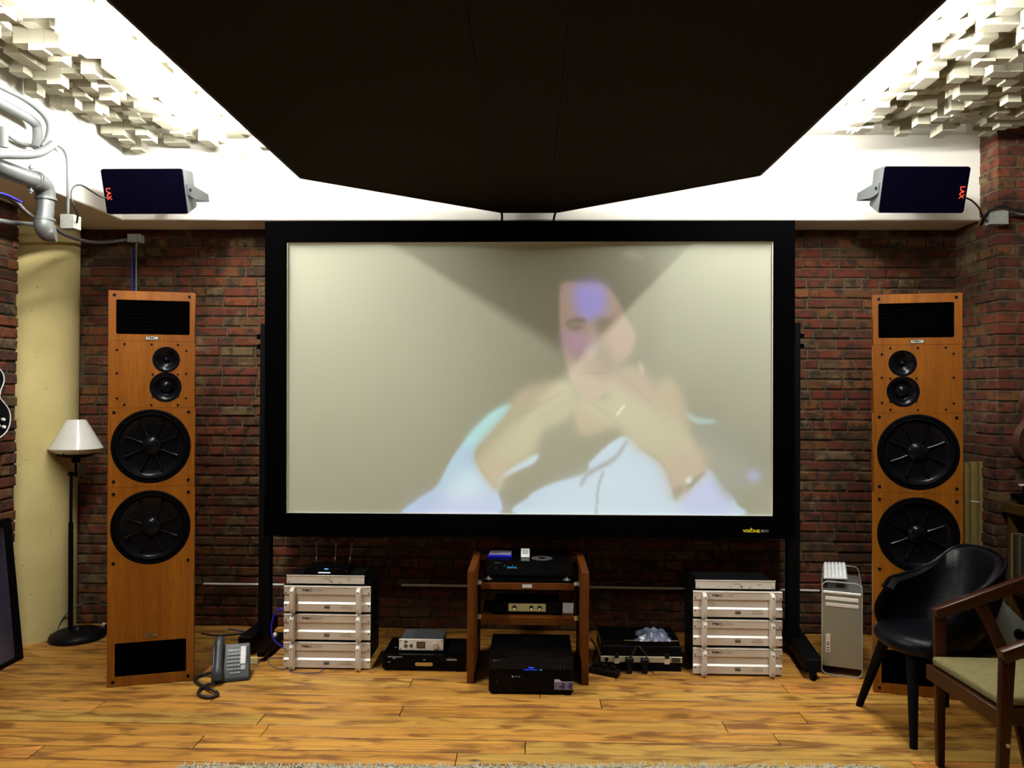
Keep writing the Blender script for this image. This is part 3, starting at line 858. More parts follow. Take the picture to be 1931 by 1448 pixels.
for A, B, A2, B2 in (((512, 1182), (462, 1224), (533, 1203), (491, 1239)), ((1478, 1187), (1533, 1268), (1500, 1190), (1541, 1250))):
    p0, p1 = fl(*A, 0.04) - S0, fl(*B, 0.04) - S0
    bar(G(), p0, p1, 0.085, 0.07).build('foot_beam', BLACKM, scr, bevel=0.004)
    p2, p3 = fl(*A2, 0.03) - S0, fl(*B2, 0.03) - S0
    bar(G(), p2, p3, 0.04, 0.035).build('foot_rail', BLACKM, scr, bevel=0.003)
    for q in (p0, p1):
        c = Vector((q.x, q.y, 0.022))
        g = G().cyl(c + Vector((-0.012, 0, 0)), c + Vector((0.012, 0, 0)), 0.022, n=16)
        g.box(c.x - .016, c.x + .016, c.y - .012, c.y + .012, 0.022, 0.045)
        g.build('caster', RUBBER, scr)
p = fl(480, 1242, 0.03) - S0
G().box(p.x - 0.022, p.x + 0.022, p.y - 0.012, p.y + 0.004, -0.026 + 0.03, 0.038, Matrix.Rotation(0, 4, 'Z')).build('foot_end_cap', PALEY, scr)['label'] = 'pale yellow cap on the end of the foot rail'
for xx, sg in ((-0.19, 1), (0.14, -1)):     # two hanging straps between the panel tip and the screen
    a = Vector((xx, 4.60, 2.625)); b_p = Vector((xx + 0.02 * (-1 if sg < 0 else 0.3), 4.50, 2.525))
    o = G().tube([a, (a + b_p) / 2 + Vector((0.004 * sg, 0, 0)), b_p], 0.007, 6, 4).build('strap_cord', BLACKC)
    tag(o, 'short black cord from panel tip to screen, ' + ('on the floor lamp side' if sg > 0 else 'on the brick pier side'), 'cord', 'cords above the screen')

# ------------------------------------------------------------------ tower speakers
def ring_bolt(g, x, z, r):
    g.lathe([(r, 0.0), (r * 0.95, 0.003), (r * 0.55, 0.0035), (r * 0.5, 0.0015), (0.0, 0.0015)], 10, facing(x, 0.0, z))


def tower(loc, rz, lean, mirror, label):
    W, H, D = 0.417, 2.055, 0.42
    t = empty('tower_speaker', loc, label, 'speaker', group='wooden tower speakers beside the screen', rot=(0, lean, rz))
    s = -1 if mirror else 1
    X = lambda u: s * (u - W / 2)            # u from the outer edge
    Z = lambda v: H - v
    G().box(-W / 2 + 0.085, W / 2 - 0.085, 0.044, D, 0.0, H - 0.01).build('cabinet', DARKV, t, bevel=0.002, smooth_deg=0)
    G().box(-W / 2, W / 2, 0.0222, 0.044, 0.0, H).build('front_board', TEAK, t, bevel=0.001, smooth_deg=0)
    def rect(u0, u1, v0, v1):
        xs = sorted((X(u0), X(u1))); return rrect(xs[0], xs[1], Z(v1), Z(v0), 0.008)
    e = 0.0006
    def orect(v0, v1): return [(-W / 2, Z(v1) + e), (W / 2, Z(v1) + e), (W / 2, Z(v0) - e), (-W / 2, Z(v0) - e)]
    plate('baffle_panel', orect(0, 0.262), [rect(0.036, 0.392, 0.047, 0.226)], 0.0, 0.022, TEAK, t)
    tw = (X(0.277), Z(0.357), 0.0675); md = (X(0.275), Z(0.502), 0.0785)
    plate('baffle_panel', orect(0.262, 0.611), [circ(*tw), circ(*md)], 0.0, 0.022, TEAK, t)
    w1 = (X(0.206), Z(0.812), 0.194); w2 = (X(0.206), Z(1.236), 0.194)
    plate('baffle_panel', orect(0.611, 1.023), [circ(*w1, 64)], 0.0, 0.022, TEAK, t)
    plate('baffle_panel', orect(1.023, H), [circ(*w2, 64), rect(0.036, 0.380, 1.83, 2.005)], 0.0, 0.022, TEAK, t)
    for (u0, u1, v0, v1) in ((0.036, 0.392, 0.047, 0.226), (0.036, 0.380, 1.83, 2.005)):
        xs = sorted((X(u0), X(u1)))
        g = G().box(xs[0] + .0005, xs[1] - .0005, 0.010, 0.0215, Z(v1) + .0005, Z(v0) - .0005)
        g.build('port_grille', HOLE, t, smooth_deg=0)
        g = G()
        for k in range(1, 9):
            zz = Z(v1) + (v1 - v0) * k / 9
            g.box(xs[0] + .001, xs[1] - .001, 0.006, 0.0098, zz - .001, zz + .001)
        g.build('grille_bars', BLACKV, t, smooth_deg=0)
    # woofers
    for cx, cz, r in (w1, w2):
        M = facing(cx, 0.0, cz)
        wf_ = G().lathe([(r - .0005, -0.021), (r - .0005, 0.0), (r - 0.006, 0.003), (r - 0.014, 0.002), (r - 0.016, -0.004)], 64, M).build('woofer', RUBBER, t, smooth_deg=50)
        G().lathe([(r - 0.016, -0.004), (r - 0.022, 0.001), (r - 0.03, 0.0), (r - 0.036, -0.006), (r - 0.04, -0.010)], 64, M).build('surround', RUBBER, wf_, smooth_deg=60)
        G().lathe([(r - 0.04, -0.010), (r - 0.048, -0.016), (r * 0.55, -0.017), (r * 0.34, -0.0185), (r * 0.27, -0.0195), (0.0, -0.0200)], 64, M).build('cone', CONE, wf_, smooth_deg=70)
        g = G()
        for k in range(8):
            a = PI / 8 + k * PI / 4
            p0 = M @ Vector((math.cos(a) * r * 0.26, math.sin(a) * r * 0.26, -0.012)); p1 = M @ Vector((math.cos(a) * r * 0.70, math.sin(a) * r * 0.70, -0.008))
            g.tube([p0, (p0 + p1) / 2, p1], [0.007, 0.004, 0.008], 8)
        g.build('cone_rib', CONE, wf_)
        g = G().lathe([(r * 0.26, -0.0195), (r * 0.24, -0.004), (r * 0.16, 0.004), (r * 0.07, 0.008), (0, 0.009)], 32, M)
        g.build('dust_cap', CONE, wf_, smooth_deg=60)
        g = G()
        for su in (0.028, 0.388):
            for dv in (-0.181, 0.178): ring_bolt(g, X(su), cz + dv, 0.0085)
        g.build('bolt', BLACKP, wf_)
    for nm, (cx, cz, r), dome in (('tweeter', tw, 0.016), ('midrange', md, 0.036)):
        M = facing(cx, 0.0, cz)
        d_ = G().lathe([(r - .0005, -0.021), (r - .0005, 0.001), (r - 0.012, 0.002), (r - 0.02, -0.002), (r * 0.6, -0.012), (dome + 0.008, -0.019), (dome, -0.020)], 40, M).build(nm, CONE, t, smooth_deg=60)
        G().lathe([(dome, -0.020), (dome * 0.9, -0.012), (dome * 0.65, -0.004), (dome * 0.3, 0.0), (0, 0.001)], 28, M).build('dome', CONE, d_, smooth_deg=70)
    # small bolts of the upper panel
    pts = [(0.077, 0.278), (0.206, 0.278), (0.335, 0.278), (0.041, 0.309), (0.376, 0.309), (0.041, 0.430), (0.213, 0.435), (0.335, 0.435), (0.376, 0.430),
           (0.041, 0.560), (0.213, 0.552), (0.335, 0.552), (0.376, 0.560), (0.077, 0.593), (0.206, 0.596), (0.335, 0.596)]
    for u, v in pts:
        g = G(); ring_bolt(g, X(u), Z(v), 0.0058); g.build('bolt', BLACKP, t)
    for u, v in ((0.028, 0.023), (0.39, 0.023), (0.028, 2.028), (0.39, 2.028)):
        g = G(); ring_bolt(g, X(u), Z(v), 0.0082); g.build('bolt', BLACKP, t)
    for v in (0.245, 1.80):
        lp = G().prism(rrect(-0.029, 0.029, Z(v) - 0.0075, Z(v) + 0.0075, 0.006), -0.0025, 0.0).build('badge', SILVERB if v < 1 else mat('brass_badge', (0.30, 0.2, 0.05), 0.4, 0.3), t, smooth_deg=0)
        G().prism(rrect(-0.032, 0.032, Z(v) - 0.0095, Z(v) + 0.0095, 0.008), -0.0012, 0.0).build('badge_rim', BLACKPR, lp, smooth_deg=0)
        text('badge_text', 'PMC', 0.016, (0, -0.003, Z(v)), BLACKPR, lp, sx=1.45, bold=0.0004)
    G().box(-W / 2 + 0.12, W / 2 - 0.12, D - 0.02, D + 0.03, 0.3, 0.5).build('terminal_box', BLACKM, t)
    return t


a, b = fl(201, 1297), fl(365, 1283)
c = (a + b) / 2
tower((c.x, c.y, 0), math.atan2(b.y - a.y, b.x - a.x), -0.006, False, 'tall teak tower speaker standing beside the white floor lamp')
a, b = fl(1647, 1305), fl(1818, 1321)
c = (a + b) / 2
tower((c.x, c.y, 0), math.atan2(b.y - a.y, b.x - a.x), -0.003, True, 'tall teak tower speaker behind the black leather chair')

# ------------------------------------------------------------------ wall speakers
def wall_speaker(cx, cy, mirror, label):
    s = -1 if mirror else 1
    c = at(cx, cy, 4.22)
    t = empty('wall_speaker', c, label, 'speaker', group='small black wall speakers on the beam', rot=(math.radians(17), 0, math.radians(-1.0 * s)))
    w, h, d, bw = 0.232, 0.124, 0.27, 0.165
    g = G(); g.hexa([(-w, 0.0, -h), (w, 0.0, -h), (bw, d, -h * 0.82), (-bw, d, -h * 0.82), (-w, 0.0, h), (w, 0.0, h), (bw, d, h * 0.82), (-bw, d, h * 0.82)])
    g.build('cabinet', SPKG, t, bevel=0.006)
    G().prism(rrect(-w + .003, w - .003, -h + .003, h - .003, 0.012), -0.010, 0.0).build('grille', GRILLE, t)
    text('logo', 'LAX', 0.036, (-s * (w - 0.030), -0.0106, -0.012), REDL, t, rot=(PI / 2, PI / 2, 0), bold=0.0006)
    g = G()
    for sx in (-1, 1):
        x0 = sx * (w * 0.86)
        pts = [(0.04, 0.035), (0.04, -0.02), (0.10, -0.045), (0.30, -0.075), (0.30, -0.03), (0.09, 0.035)]
        g.prism([(p[0], p[1]) for p in pts], x0 + sx * 0.022, x0 + sx * 0.028, 'x')
    g.box(-w * .86 - .028, w * .86 + .028, 0.296, 0.303, -0.075, -0.03)
    g.build('bracket', SPKG, t)
    for sx in (-1, 1):
        x0 = sx * (w * 0.86 + 0.028)
        G().cyl((x0, 0.065, 0.005), (x0 + sx * 0.008, 0.065, 0.005), 0.009).build('knob', BLACKP, t)
    G().cyl((0, 0.30, -0.052), (0, 0.51, 0.03), 0.02).build('wall_mount', SPKG, t)
    return t


wall_speaker(273, 361, False, 'black box speaker tilted down on the beam beside the grey pipes')
wall_speaker(1742, 358, True, 'black box speaker tilted down on the beam beside the brick pier')

# ------------------------------------------------------------------ pipes, boxes and cables
def onx(p):      # (px, py, 'x', X) lies on the plane x = X
    return atx(p[0], p[1], p[3]) if len(p) == 4 else at(*p)


def run(name, pts, r, m, label, cat, group=None, n=10, sm=5, parent=None):
    P = [onx(p) for p in pts]
    o = G().tube(P, r, n, sm).build(name, m, parent, smooth_deg=60)
    if label: tag(o, label, cat, group)
    return o


XP = -2.475
dp = empty('drain_pipe', atx(86, 420, XP), 'thick galvanised drain pipe ending in a downward bend', 'pipe')
D0 = Vector(dp.location)
def dpart(name, pts, r, m, sm=5, n=20):
    return G().tube([atx(p[0], p[1], XP) + Vector(p[2:] if len(p) > 2 else (0, 0, 0)) - D0 for p in pts], r, n, sm).build(name, m, dp, smooth_deg=60)
ye = atx(84, 380, XP).y
dpart('straight_pipe', [(-70, 285), (0, 316), (68, 341)], 0.041, ZINC, 0)
dpart('elbow', [(62, 338), (74, 344), (83, 353), (86, 366), (86.5, 376)], 0.045, ZINC)
dpart('down_pipe', [(86.5, 372), (84, 417)], 0.041, ZINC, 0)
dpart('end_elbow', [(84, 413), (83, 427), (87, 439, 0.01, 0, 0), (97, 442, 0.04, -0.03, 0)], 0.046, ZINC)
for q, d in (((66, 340), Vector((0, 0.8, -0.3)).normalized()), ((86.5, 375), Vector((0, 0, 1))), ((84, 414), Vector((0, 0, 1)))):
    a = atx(*q, XP) - D0
    G().cyl(a - d * 0.006, a + d * 0.006, 0.050, n=24).build('pipe_collar', ZINC, dp, smooth_deg=40)
a = atx(58, 338, XP) - D0
G().cyl(a + Vector((0, 0, -0.07)), a + Vector((0, 0, 0.07)), 0.007, n=8).cyl(a + Vector((0, 0, 0.052)), a + Vector((0, 0, 0.062)), 0.013, n=6).cyl(a + Vector((0, 0, -0.062)), a + Vector((0, 0, -0.052)), 0.013, n=6).build('clamp_bolt', ZINC, dp)
def xr(pts, X): return [(p[0], p[1], 'x', X + (p[2] if len(p) > 2 else 0)) for p in pts]
run('curved_pipe', xr([(-60, 130), (0, 163), (45, 186), (78, 212), (92, 236), (89, 260), (80, 277)], -2.44), 0.013, ZINCP,
    'slim painted pipe curving in a wide loop beside the ceiling blocks', 'pipe')
run('thick_pipe', xr([(-60, 291), (0, 291), (45, 292), (72, 289), (88, 281), (100, 272)], -2.38), 0.021, ZINCP,
    'grey painted pipe running level below the looped pipes', 'pipe')
run('bent_pipe', xr([(-60, 160), (0, 193), (40, 215), (62, 229), (70, 240), (71, 262), (68, 279)], -2.50), 0.024, ZINCP,
    'thicker painted pipe bending down inside the wide loop', 'pipe')
run('branch_pipe', xr([(-10, 243), (10, 252), (35, 268), (60, 275)], -2.53), 0.010, ZINCP, 'thin pale pipe joining the bent pipe from the side', 'pipe')
run('riser_pipe', xr([(5, 238), (7, 255), (8, 278)], -2.45), 0.018, ZINCP, 'short upright pipe stub at the edge above the level pipe', 'pipe', sm=3)
run('vertical_conduit', [(101, 273, 'x', -2.52), (112, 276, 'x', -2.52), (122, 286, 'x', -2.52), (127, 305, 'x', -2.52), (128, 340, 'x', -2.52), (128, 404, 'x', -2.52)], 0.008, ZINCP,
    'thin white conduit dropping into the junction box by the drain pipe', 'conduit')
run('horizontal_conduit', xr([(-20, 412), (20, 419), (68, 423)], -2.60), 0.011, ZINC, 'thin metal conduit passing level behind the drain pipe end', 'conduit', sm=3)
run('flexible_conduit', [(98, 424, 4.1), (118, 440, 4.35), (150, 452, 4.65), (190, 457, 4.9), (240, 452, 4.95)], 0.011, GREYC, 'dark flexible conduit running under the beam corner', 'conduit')
run('sheathed_cable', xr([(-20, 362), (10, 369), (30, 380), (48, 398), (64, 410)], -2.53), 0.009, GREYC, 'grey sheathed cable sagging behind the drain pipe', 'cable')
run('sheathed_cable', xr([(-20, 366), (14, 374), (36, 392), (58, 408), (100, 425)], -2.54), 0.005, BLACKC, 'thin black cable sagging behind the drain pipe', 'cable')
run('sheathed_cable', xr([(-20, 360), (8, 366), (26, 374), (40, 381)], -2.52), 0.006, BLUEC, 'blue cable at the edge behind the thick drain pipe', 'cable')


def jbox(name, x0, y0, x1, y1, Y, label, dd=0.06):
    a, b = at(x0, y1, Y), at(x1, y0, Y)
    t = empty(name, ((a.x + b.x) / 2, Y, a.z), label, 'junction box')
    w, h = (b.x - a.x) / 2, b.z - a.z
    G().box(-w, w, 0.008, dd, 0, h).build('box_body', BOXG, t, bevel=0.002)
    G().box(-w - .001, w + .001, 0, 0.008, -0.001, h + 0.001).build('box_lid', BOXG, t, bevel=0.002)
    for sx in (-1, 1):
        G().cyl((sx * w * .75, 0, h / 2), (sx * w * .75, -0.0015, h / 2), 0.003, n=8).build('screw', GREYC, t)


jbox('junction_box', 113, 404, 139, 430, 4.06, 'square pale junction box beside the drain pipe end', 0.07)
jbox('junction_box', 1869, 394, 1902, 422, 4.47, 'square pale junction box on the brick pier')
jbox('junction_box', 240, 441, 264, 456, 4.93, 'small dim junction box under the beam above the tower speaker', 0.06)
run('speaker_cable', [(204, 374, 4.20), (190, 371, 4.18), (172, 360, 4.12), (153, 349, 4.06), (140, 352, 4.02), (134, 365, 4.0), (138, 384, 4.0), (146, 404, 4.04), (145, 420, 4.08)], 0.0048, BLACKC,
    'black cable arching from the wall speaker to the junction box by the pipes', 'cable')
run('speaker_cable', [(1818, 372, 4.24), (1832, 378, 4.3), (1846, 392, 4.4), (1853, 408, 4.47), (1862, 418, 4.50)], 0.0048, BLACKC,
    'black cable drooping from the wall speaker to the brick pier', 'cable')
run('speaker_cable', [(1850, 424, 4.6), (1858, 408, 4.5), (1870, 394, 4.45), (1892, 389, 4.44), (1915, 396, 4.44), (1945, 402, 4.44)], 0.008, BLACKC,
    'thick black cable looping over the junction box on the pier', 'cable')
run('pier_conduit', [(1903, 405, 4.52), (1945, 405, 4.52)], 0.010, ZINCP, 'pale conduit leaving the junction box along the pier', 'conduit', sm=0)
run('vertical_conduit', [(257, 455, 4.95), (257, 500, 4.95), (257, 560, 4.95), (256, 640, 4.95)], 0.0065, ZINC, 'thin metal conduit dropping behind the tower speaker by the lamp', 'conduit', sm=3)
run('data_cable', [(250, 470, 4.96), (249, 510, 4.96), (250, 560, 4.96), (249, 640, 4.96)], 0.006, BLUEC, 'dark blue cable hanging beside the metal conduit behind the tower', 'cable', sm=3)
for x0, x1, y0, y1, lb in ((384, 536, 1101, 1102.5, 'beside the black post near the phone'), (757, 884, 1103, 1104.5, 'between router stack and wooden rack'),
                           (1108, 1291, 1107, 1110, 'above the equipment case'), (1470, 1545, 1112, 1114, 'next to the computer tower')):
    a, b = at(x0, y0, 4.96), at(x1, y1, 4.96)
    o = G().tube([a, b], 0.0075, 8).build('wall_conduit', SILVERB, smooth_deg=60)
    tag(o, 'thin pale conduit on the low brick wall ' + lb, 'conduit', 'conduits low on the back wall')

# ------------------------------------------------------------------ power amplifiers
def power_amp(x, y, z, label, grp):
    t = empty('power_amplifier', (x, y, z), label, 'amplifier', group=grp)
    w, h = 0.2405, 0.139
    b0 = 0.010
    G().box(-0.215, 0.215, 0.006, 0.36, b0 + 0.002, b0 + h - 0.004).build('chassis', BLACKM, t)
    pf = G()
    pf.box(-w, w, -0.007, 0.006, b0 + 0.094, b0 + h)
    pf.box(-w, w, 0.001, 0.006, b0 + 0.045, b0 + 0.0938)
    pf.box(-w, w, -0.007, 0.006, b0, b0 + 0.042)
    pf.build('front_panel', SILVER, t, bevel=0.0008, smooth_deg=0)
    g = G(); g.add([(-w, 0.001, b0 + 0.0515), (w, 0.001, b0 + 0.0515), (w, -0.0075, b0 + 0.042), (-w, -0.0075, b0 + 0.042), (-w, 0.001, b0 + 0.042), (w, 0.001, b0 + 0.042)],
                   [(0, 1, 2, 3), (3, 2, 5, 4), (0, 3, 4), (1, 5, 2)])
    g.add([(-w, 0.006, b0 + h + .001), (w, 0.006, b0 + h + .001), (w, -0.010, b0 + h - .004), (-w, -0.010, b0 + h - .004), (-w, -0.006, b0 + h - .004), (w, -0.006, b0 + h - .004)],
          [(0, 1, 2, 3), (3, 2, 5, 4), (0, 3, 4), (1, 5, 2)])
    g.build('bevelled_ledge', SILVERB, t, smooth_deg=0)
    for sx in (-1, 1):
        xh = sx * 0.183 - 0.003
        pl_ = [(-0.004, b0 - 0.006), (-0.034, b0 + 0.0), (-0.038, b0 + 0.02), (-0.038, b0 + 0.112), (-0.034, b0 + 0.128), (-0.004, b0 + 0.136)]
        inner = [(-0.004, b0 + 0.026), (-0.026, b0 + 0.026), (-0.026, b0 + 0.105), (-0.004, b0 + 0.105)]
        g = G()
        # handle: two feet and a grip
        g.prism([(-0.006, b0 - 0.006), (-0.040, b0 - 0.004), (-0.050, b0 + 0.012), (-0.052, b0 + 0.03), (-0.052, b0 + 0.105), (-0.048, b0 + 0.122), (-0.034, b0 + 0.134), (-0.006, b0 + 0.136)], xh - .011, xh + .011, 'x')
        hd = g.build('handle', SILVER, t, bevel=0.0015)
        for zz in (b0 + 0.008, b0 + 0.115):
            G().cyl((xh, -0.045, zz), (xh, -0.0535, zz), 0.0045, n=10).build('screw', GREYPR, hd)
    for sx in (-1, 1):
        for zz in (b0 + 0.034, b0 + 0.103):
            G().cyl((sx * (w - 0.010), -0.0065, zz), (sx * (w - 0.010), -0.0078, zz), 0.0042, n=10).build('rack_hole', BLACKPR, t)
    text('logo', 'PMC', 0.019, (-0.110, -0.0076, b0 + 0.116), BLACKPR, t, sx=1.5, bold=0.0003)
    text('logo_suffix', 'ACTIVE', 0.016, (-0.052, -0.0076, b0 + 0.116), LIGHTPR, t)
    nb = G().box(-0.016, 0.016, -0.0085, -0.007, b0 + 0.018, b0 + 0.036).build('name_plate', GREYPR, t)
    G().box(-0.013, 0.013, -0.0090, -0.0085, b0 + 0.020, b0 + 0.026).build('name_plate_window', BLACKPR, nb)
    text('model_text', 'POWER AMP', 0.008, (0.105, -0.0076, b0 + 0.033), LIGHTPR, t)
    text('model_text', 'STEREO BRIDGED', 0.008, (0.105, -0.0076, b0 + 0.022), LIGHTPR, t)
    for sx in (-1, 1):
        for yy_ in (0.04, 0.32):
            G().cyl((sx * 0.18, yy_, 0.0), (sx * 0.18, yy_, b0 + 0.003), 0.016, n=14).build('rubber_foot', RUBBER, t)


PITCH = 0.1545
def stack(xl, xr, yb, who):
    a, b = fl(xl, yb), fl(xr, yb)
    cx = (a.x + b.x) / 2; Y = a.y + 0.012
    word = ['bottom', 'middle', 'top']
    for k in range(3):
        power_amp(cx, Y, k * PITCH, 'silver amplifier with two handles, %s of three %s' % (word[k], who), 'amplifiers stacked ' + who)
    # slim crossover unit
    z = 3 * PITCH + 0.003
    t = empty('crossover_unit', (cx - 0.012, Y, z - 0.003), 'slim silver unit lying on top of the amplifiers stacked ' + who, 'audio unit', group='slim silver units on the amplifier stacks')
    G().box(-0.20, 0.20, 0.004, 0.22, 0.012, 0.050).build('case', BLACKM, t)
    G().box(-0.2155, 0.2155, 0, 0.004, 0.008, 0.050).build('front_panel', SILVERB, t)
    G().box(-0.218, 0.218, -0.003, 0.006, 0.050, 0.0535).build('top_edge', SILVERB, t)
    for x, z_, r in ((-0.204, 0.014, .003), (0.204, 0.014, .003), (-0.195, 0.020, .0018), (0.195, 0.020, .0018), (-0.09, 0.020, .002), (-0.027, 0.020, .002), (0.024, 0.020, .002), (0.034, 0.019, .0045), (0.078, 0.014, .003), (0.088, 0.020, .002)):
        G().cyl((x, 0, z_), (x, -0.0015, z_), r, n=10).build('button', BLACKPR, t)
    text('model_text', 'CROSSOVER', 0.007, (0.01, -0.0008, 0.034), LIGHTPR, t)
    text('logo', 'PMC', 0.008, (0.133, -0.0008, 0.031), GREYPR, t, sx=1.3)
    for sx in (-1, 1):
        for yy_ in (0.03, 0.19):
            G().cyl((sx * 0.17, yy_, 0), (sx * 0.17, yy_, 0.012), 0.01, n=10).build('rubber_foot', RUBBER, t)
    return cx, Y, z


cx1, ya, ztop = stack(535, 697, 1262, 'under the wireless router')
cx2, ya2, _ = stack(1306, 1475, 1274, 'beside the computer tower')

# router
t = empty('wireless_router', (cx1 - 0.02, ya + 0.03, ztop + 0.0505), 'black wireless router with three antennas on the amplifier stack', 'router')
G().prism([(-0.13, 0.0), (0.13, 0.0), (0.115, 0.03), (-0.115, 0.03)], 0.0, 0.17).build('router_body', BLACKG, t, bevel=0.004)
G().box(-0.04, 0.027, -0.002, 0.0, 0.006, 0.0105).build('light_bar', WHITEE, t)
G().box(-0.006, 0.014, -0.001, 0.002, 0.026, 0.031).build('status_light', mat('router_led', (0.1, 0.3, 0.7), 0.5, emit=(0.1, 0.4, 1.0), es=1.2), t)
for x, tx in ((-0.095, 0.0), (0.015, 0.004), (0.10, 0.014)):
    an = G().tube([(x, 0.16, 0.02), (x, 0.16, 0.05), (x + tx, 0.155, 0.15)], [0.006, 0.006, 0.0055], 8).build('antenna', mat('antenna_plastic', (0.02, 0.012, 0.018), 0.4), t)
    G().cyl((x - 0.001, 0.153, 0.048), (x + 0.001, 0.153, 0.062), 0.0016, n=6).build('antenna_ring', SILVERB, an)

# ------------------------------------------------------------------ disc player with a small silver headphone amplifier
a, b = fl(720, 1266), fl(876, 1268)
cdx, cdy = (a.x + b.x) / 2, a.y + 0.01
t = empty('disc_player', (cdx, cdy, 0), 'wide glossy black disc player on the floor beside the wooden rack', 'disc player')
w = (b.x - a.x) / 2
G().box(-w, w, 0, 0.30, 0.012, 0.088).build('case', BLACKG, t, bevel=0.003)
G().prism(rrect(-0.046, 0.052, 0.030, 0.049, 0.009), -0.002, 0.0).build('disc_tray', mat('amber_tray', (0.42, 0.24, 0.06), 0.4), t)
G().box(-w + 0.03, -w + 0.11, -0.001, 0, 0.0765, 0.079).box(-w + 0.058, -w + 0.074, -0.001, 0, 0.068, 0.071).box(-w + 0.032, -w + 0.044, -0.001, 0, 0.048, 0.05).box(0.0, 0.010, -0.001, 0, 0.062, 0.066).build('printed_line', WHITEPR, t)
G().prism(rrect(0.128, 0.184, 0.061, 0.072, 0.003), -0.001, 0.0).build('format_badge', GREYPR, t)
text('badge_text', 'DISC DIGITAL', 0.009, (0.156, -0.0015, 0.0665), WHITEPR, t)
for sx in (-1, 1):
    for yy_ in (0.03, 0.27):
        G().cyl((sx * (w - 0.03), yy_, 0), (sx * (w - 0.03), yy_, 0.013), 0.02, n=14).build('foot', RUBBER, t)
G().box(-w + 0.048, -w + 0.056, 0.12, 0.128, 0.0882, 0.0886).box(-w + 0.060, -w + 0.066, 0.12, 0.124, 0.0882, 0.0886).build('top_print', WHITEPR, t)
hy = cdy + 0.055
aa, bb = at(752.5, 1226, hy), at(836, 1226, hy)
hx, hw = (aa.x + bb.x) / 2, (bb.x - aa.x) / 2
t = empty('headphone_amplifier', (hx, hy, 0.0885), 'small silver fronted headphone amplifier on the black disc player', 'amplifier')
G().box(-hw + 0.006, hw - 0.006, 0.006, 0.20, 0.014, 0.066).build('case', mat('grey_case', (0.045, 0.05, 0.052), 0.35), t, bevel=0.002)
G().box(-hw, hw, 0, 0.006, 0.008, 0.070).build('front_panel', SILVERB, t, bevel=0.001)
g = G().box(-0.026, 0.022, -0.0015, 0, 0.021, 0.056).build('display_bezel', BLACKP, t)
G().box(-0.022, 0.018, -0.002, -0.0015, 0.025, 0.052).build('display', mat('amber_lcd', (0.10, 0.075, 0.03), 0.3), g)
G().cyl((0.079, 0, 0.037), (0.079, -0.014, 0.037), 0.0165, 0.015, 24).build('volume_knob', mat('rose_knob', (0.62, 0.48, 0.40), 0.35, 0.3), t)
for x in (-0.086, -0.056):
    s_ = G().lathe([(0.0095, 0), (0.0095, 0.002), (0.006, 0.002), (0.006, 0.0005), (0, 0.0005)], 16, facing(x, 0, 0.033)).build('headphone_socket', BLACKP, t)
    G().cyl((x, -0.0006, 0.033), (x, -0.0022, 0.033), 0.0035, n=8).build('socket_core', CHROME, s_)
G().box(-0.095, -0.077, -0.0012, 0, 0.050, 0.060).build('usb_port', BLACKPR, t)
for x in (-1, 1):
    for z in (0.015, 0.062):
        G().cyl((x * (hw - 0.009), 0, z), (x * (hw - 0.009), -0.0015, z), 0.0042, n=10).build('screw', GREYC, t)
for x in (-1, 1):
    for yy_ in (0.02, 0.18):
        G().cyl((x * (hw - 0.02), yy_, 0), (x * (hw - 0.02), yy_, 0.014), 0.008, n=10).build('foot', RUBBER, t)

# ------------------------------------------------------------------ wooden rack
a, b = fl(880, 1289), fl(1110, 1292)
rx, ry = (a.x + b.x) / 2, (a.y + b.y) / 2
hw = (b.x - a.x) / 2
zt = at(880, 1077, ry).z
RD = 0.50
t = empty('hifi_rack', (rx, ry, 0), 'brown wooden hi-fi rack with two shelves below the screen', 'rack')
for sx in (-1, 1):
    x0, x1 = sorted((sx * hw, sx * (hw - 0.038)))
    G().box(x0, x1, 0, RD, 0, zt).build('side_panel', RACKW, t, bevel=0.001, smooth_deg=0)
SHY = 0.19       # shelf front behind the panel fronts
for py0, py1 in ((1098.5, 1113), (1163.5, 1180)):
    p = at(907, py0, ry + SHY); q = at(1083, py1, ry + SHY)
    s_ = G().box(p.x - rx, q.x - rx, SHY, SHY + 0.36, q.z, p.z).build('shelf', RACKW, t, bevel=0.001, smooth_deg=0)
    for xx in (-hw + 0.03, hw - 0.045):
        x1 = (p.x - rx + 0.01) if xx < 0 else (q.x - rx - 0.01)
        G().box(min(xx, x1), max(xx + 0.008, x1), SHY + 0.08, SHY + 0.12, q.z + 0.005, p.z - 0.01).build('support_pin', CHROME, s_)
    if py0 < 1110:
        bz = (p.z + q.z) / 2 + 0.002; bx = at(994, 1105, ry + SHY).x - rx
        bd = G().box(bx - 0.027, bx + 0.027, SHY - 0.003, SHY, bz - 0.009, bz + 0.009).build('badge', WHITEPR, s_)
        bd['label'] = 'small white maker badge'
shelf1z = at(907, 1098.5, ry + SHY).z
shelf2z = at(907, 1163.5, ry + SHY).z
G().box(-hw + 0.04, hw - 0.04, RD - 0.03, RD, zt - 0.075, zt - 0.055).box(-hw + 0.04, hw - 0.04, RD - 0.03, RD, zt - 0.04, zt - 0.02).build('back_rail', RACKW, t)

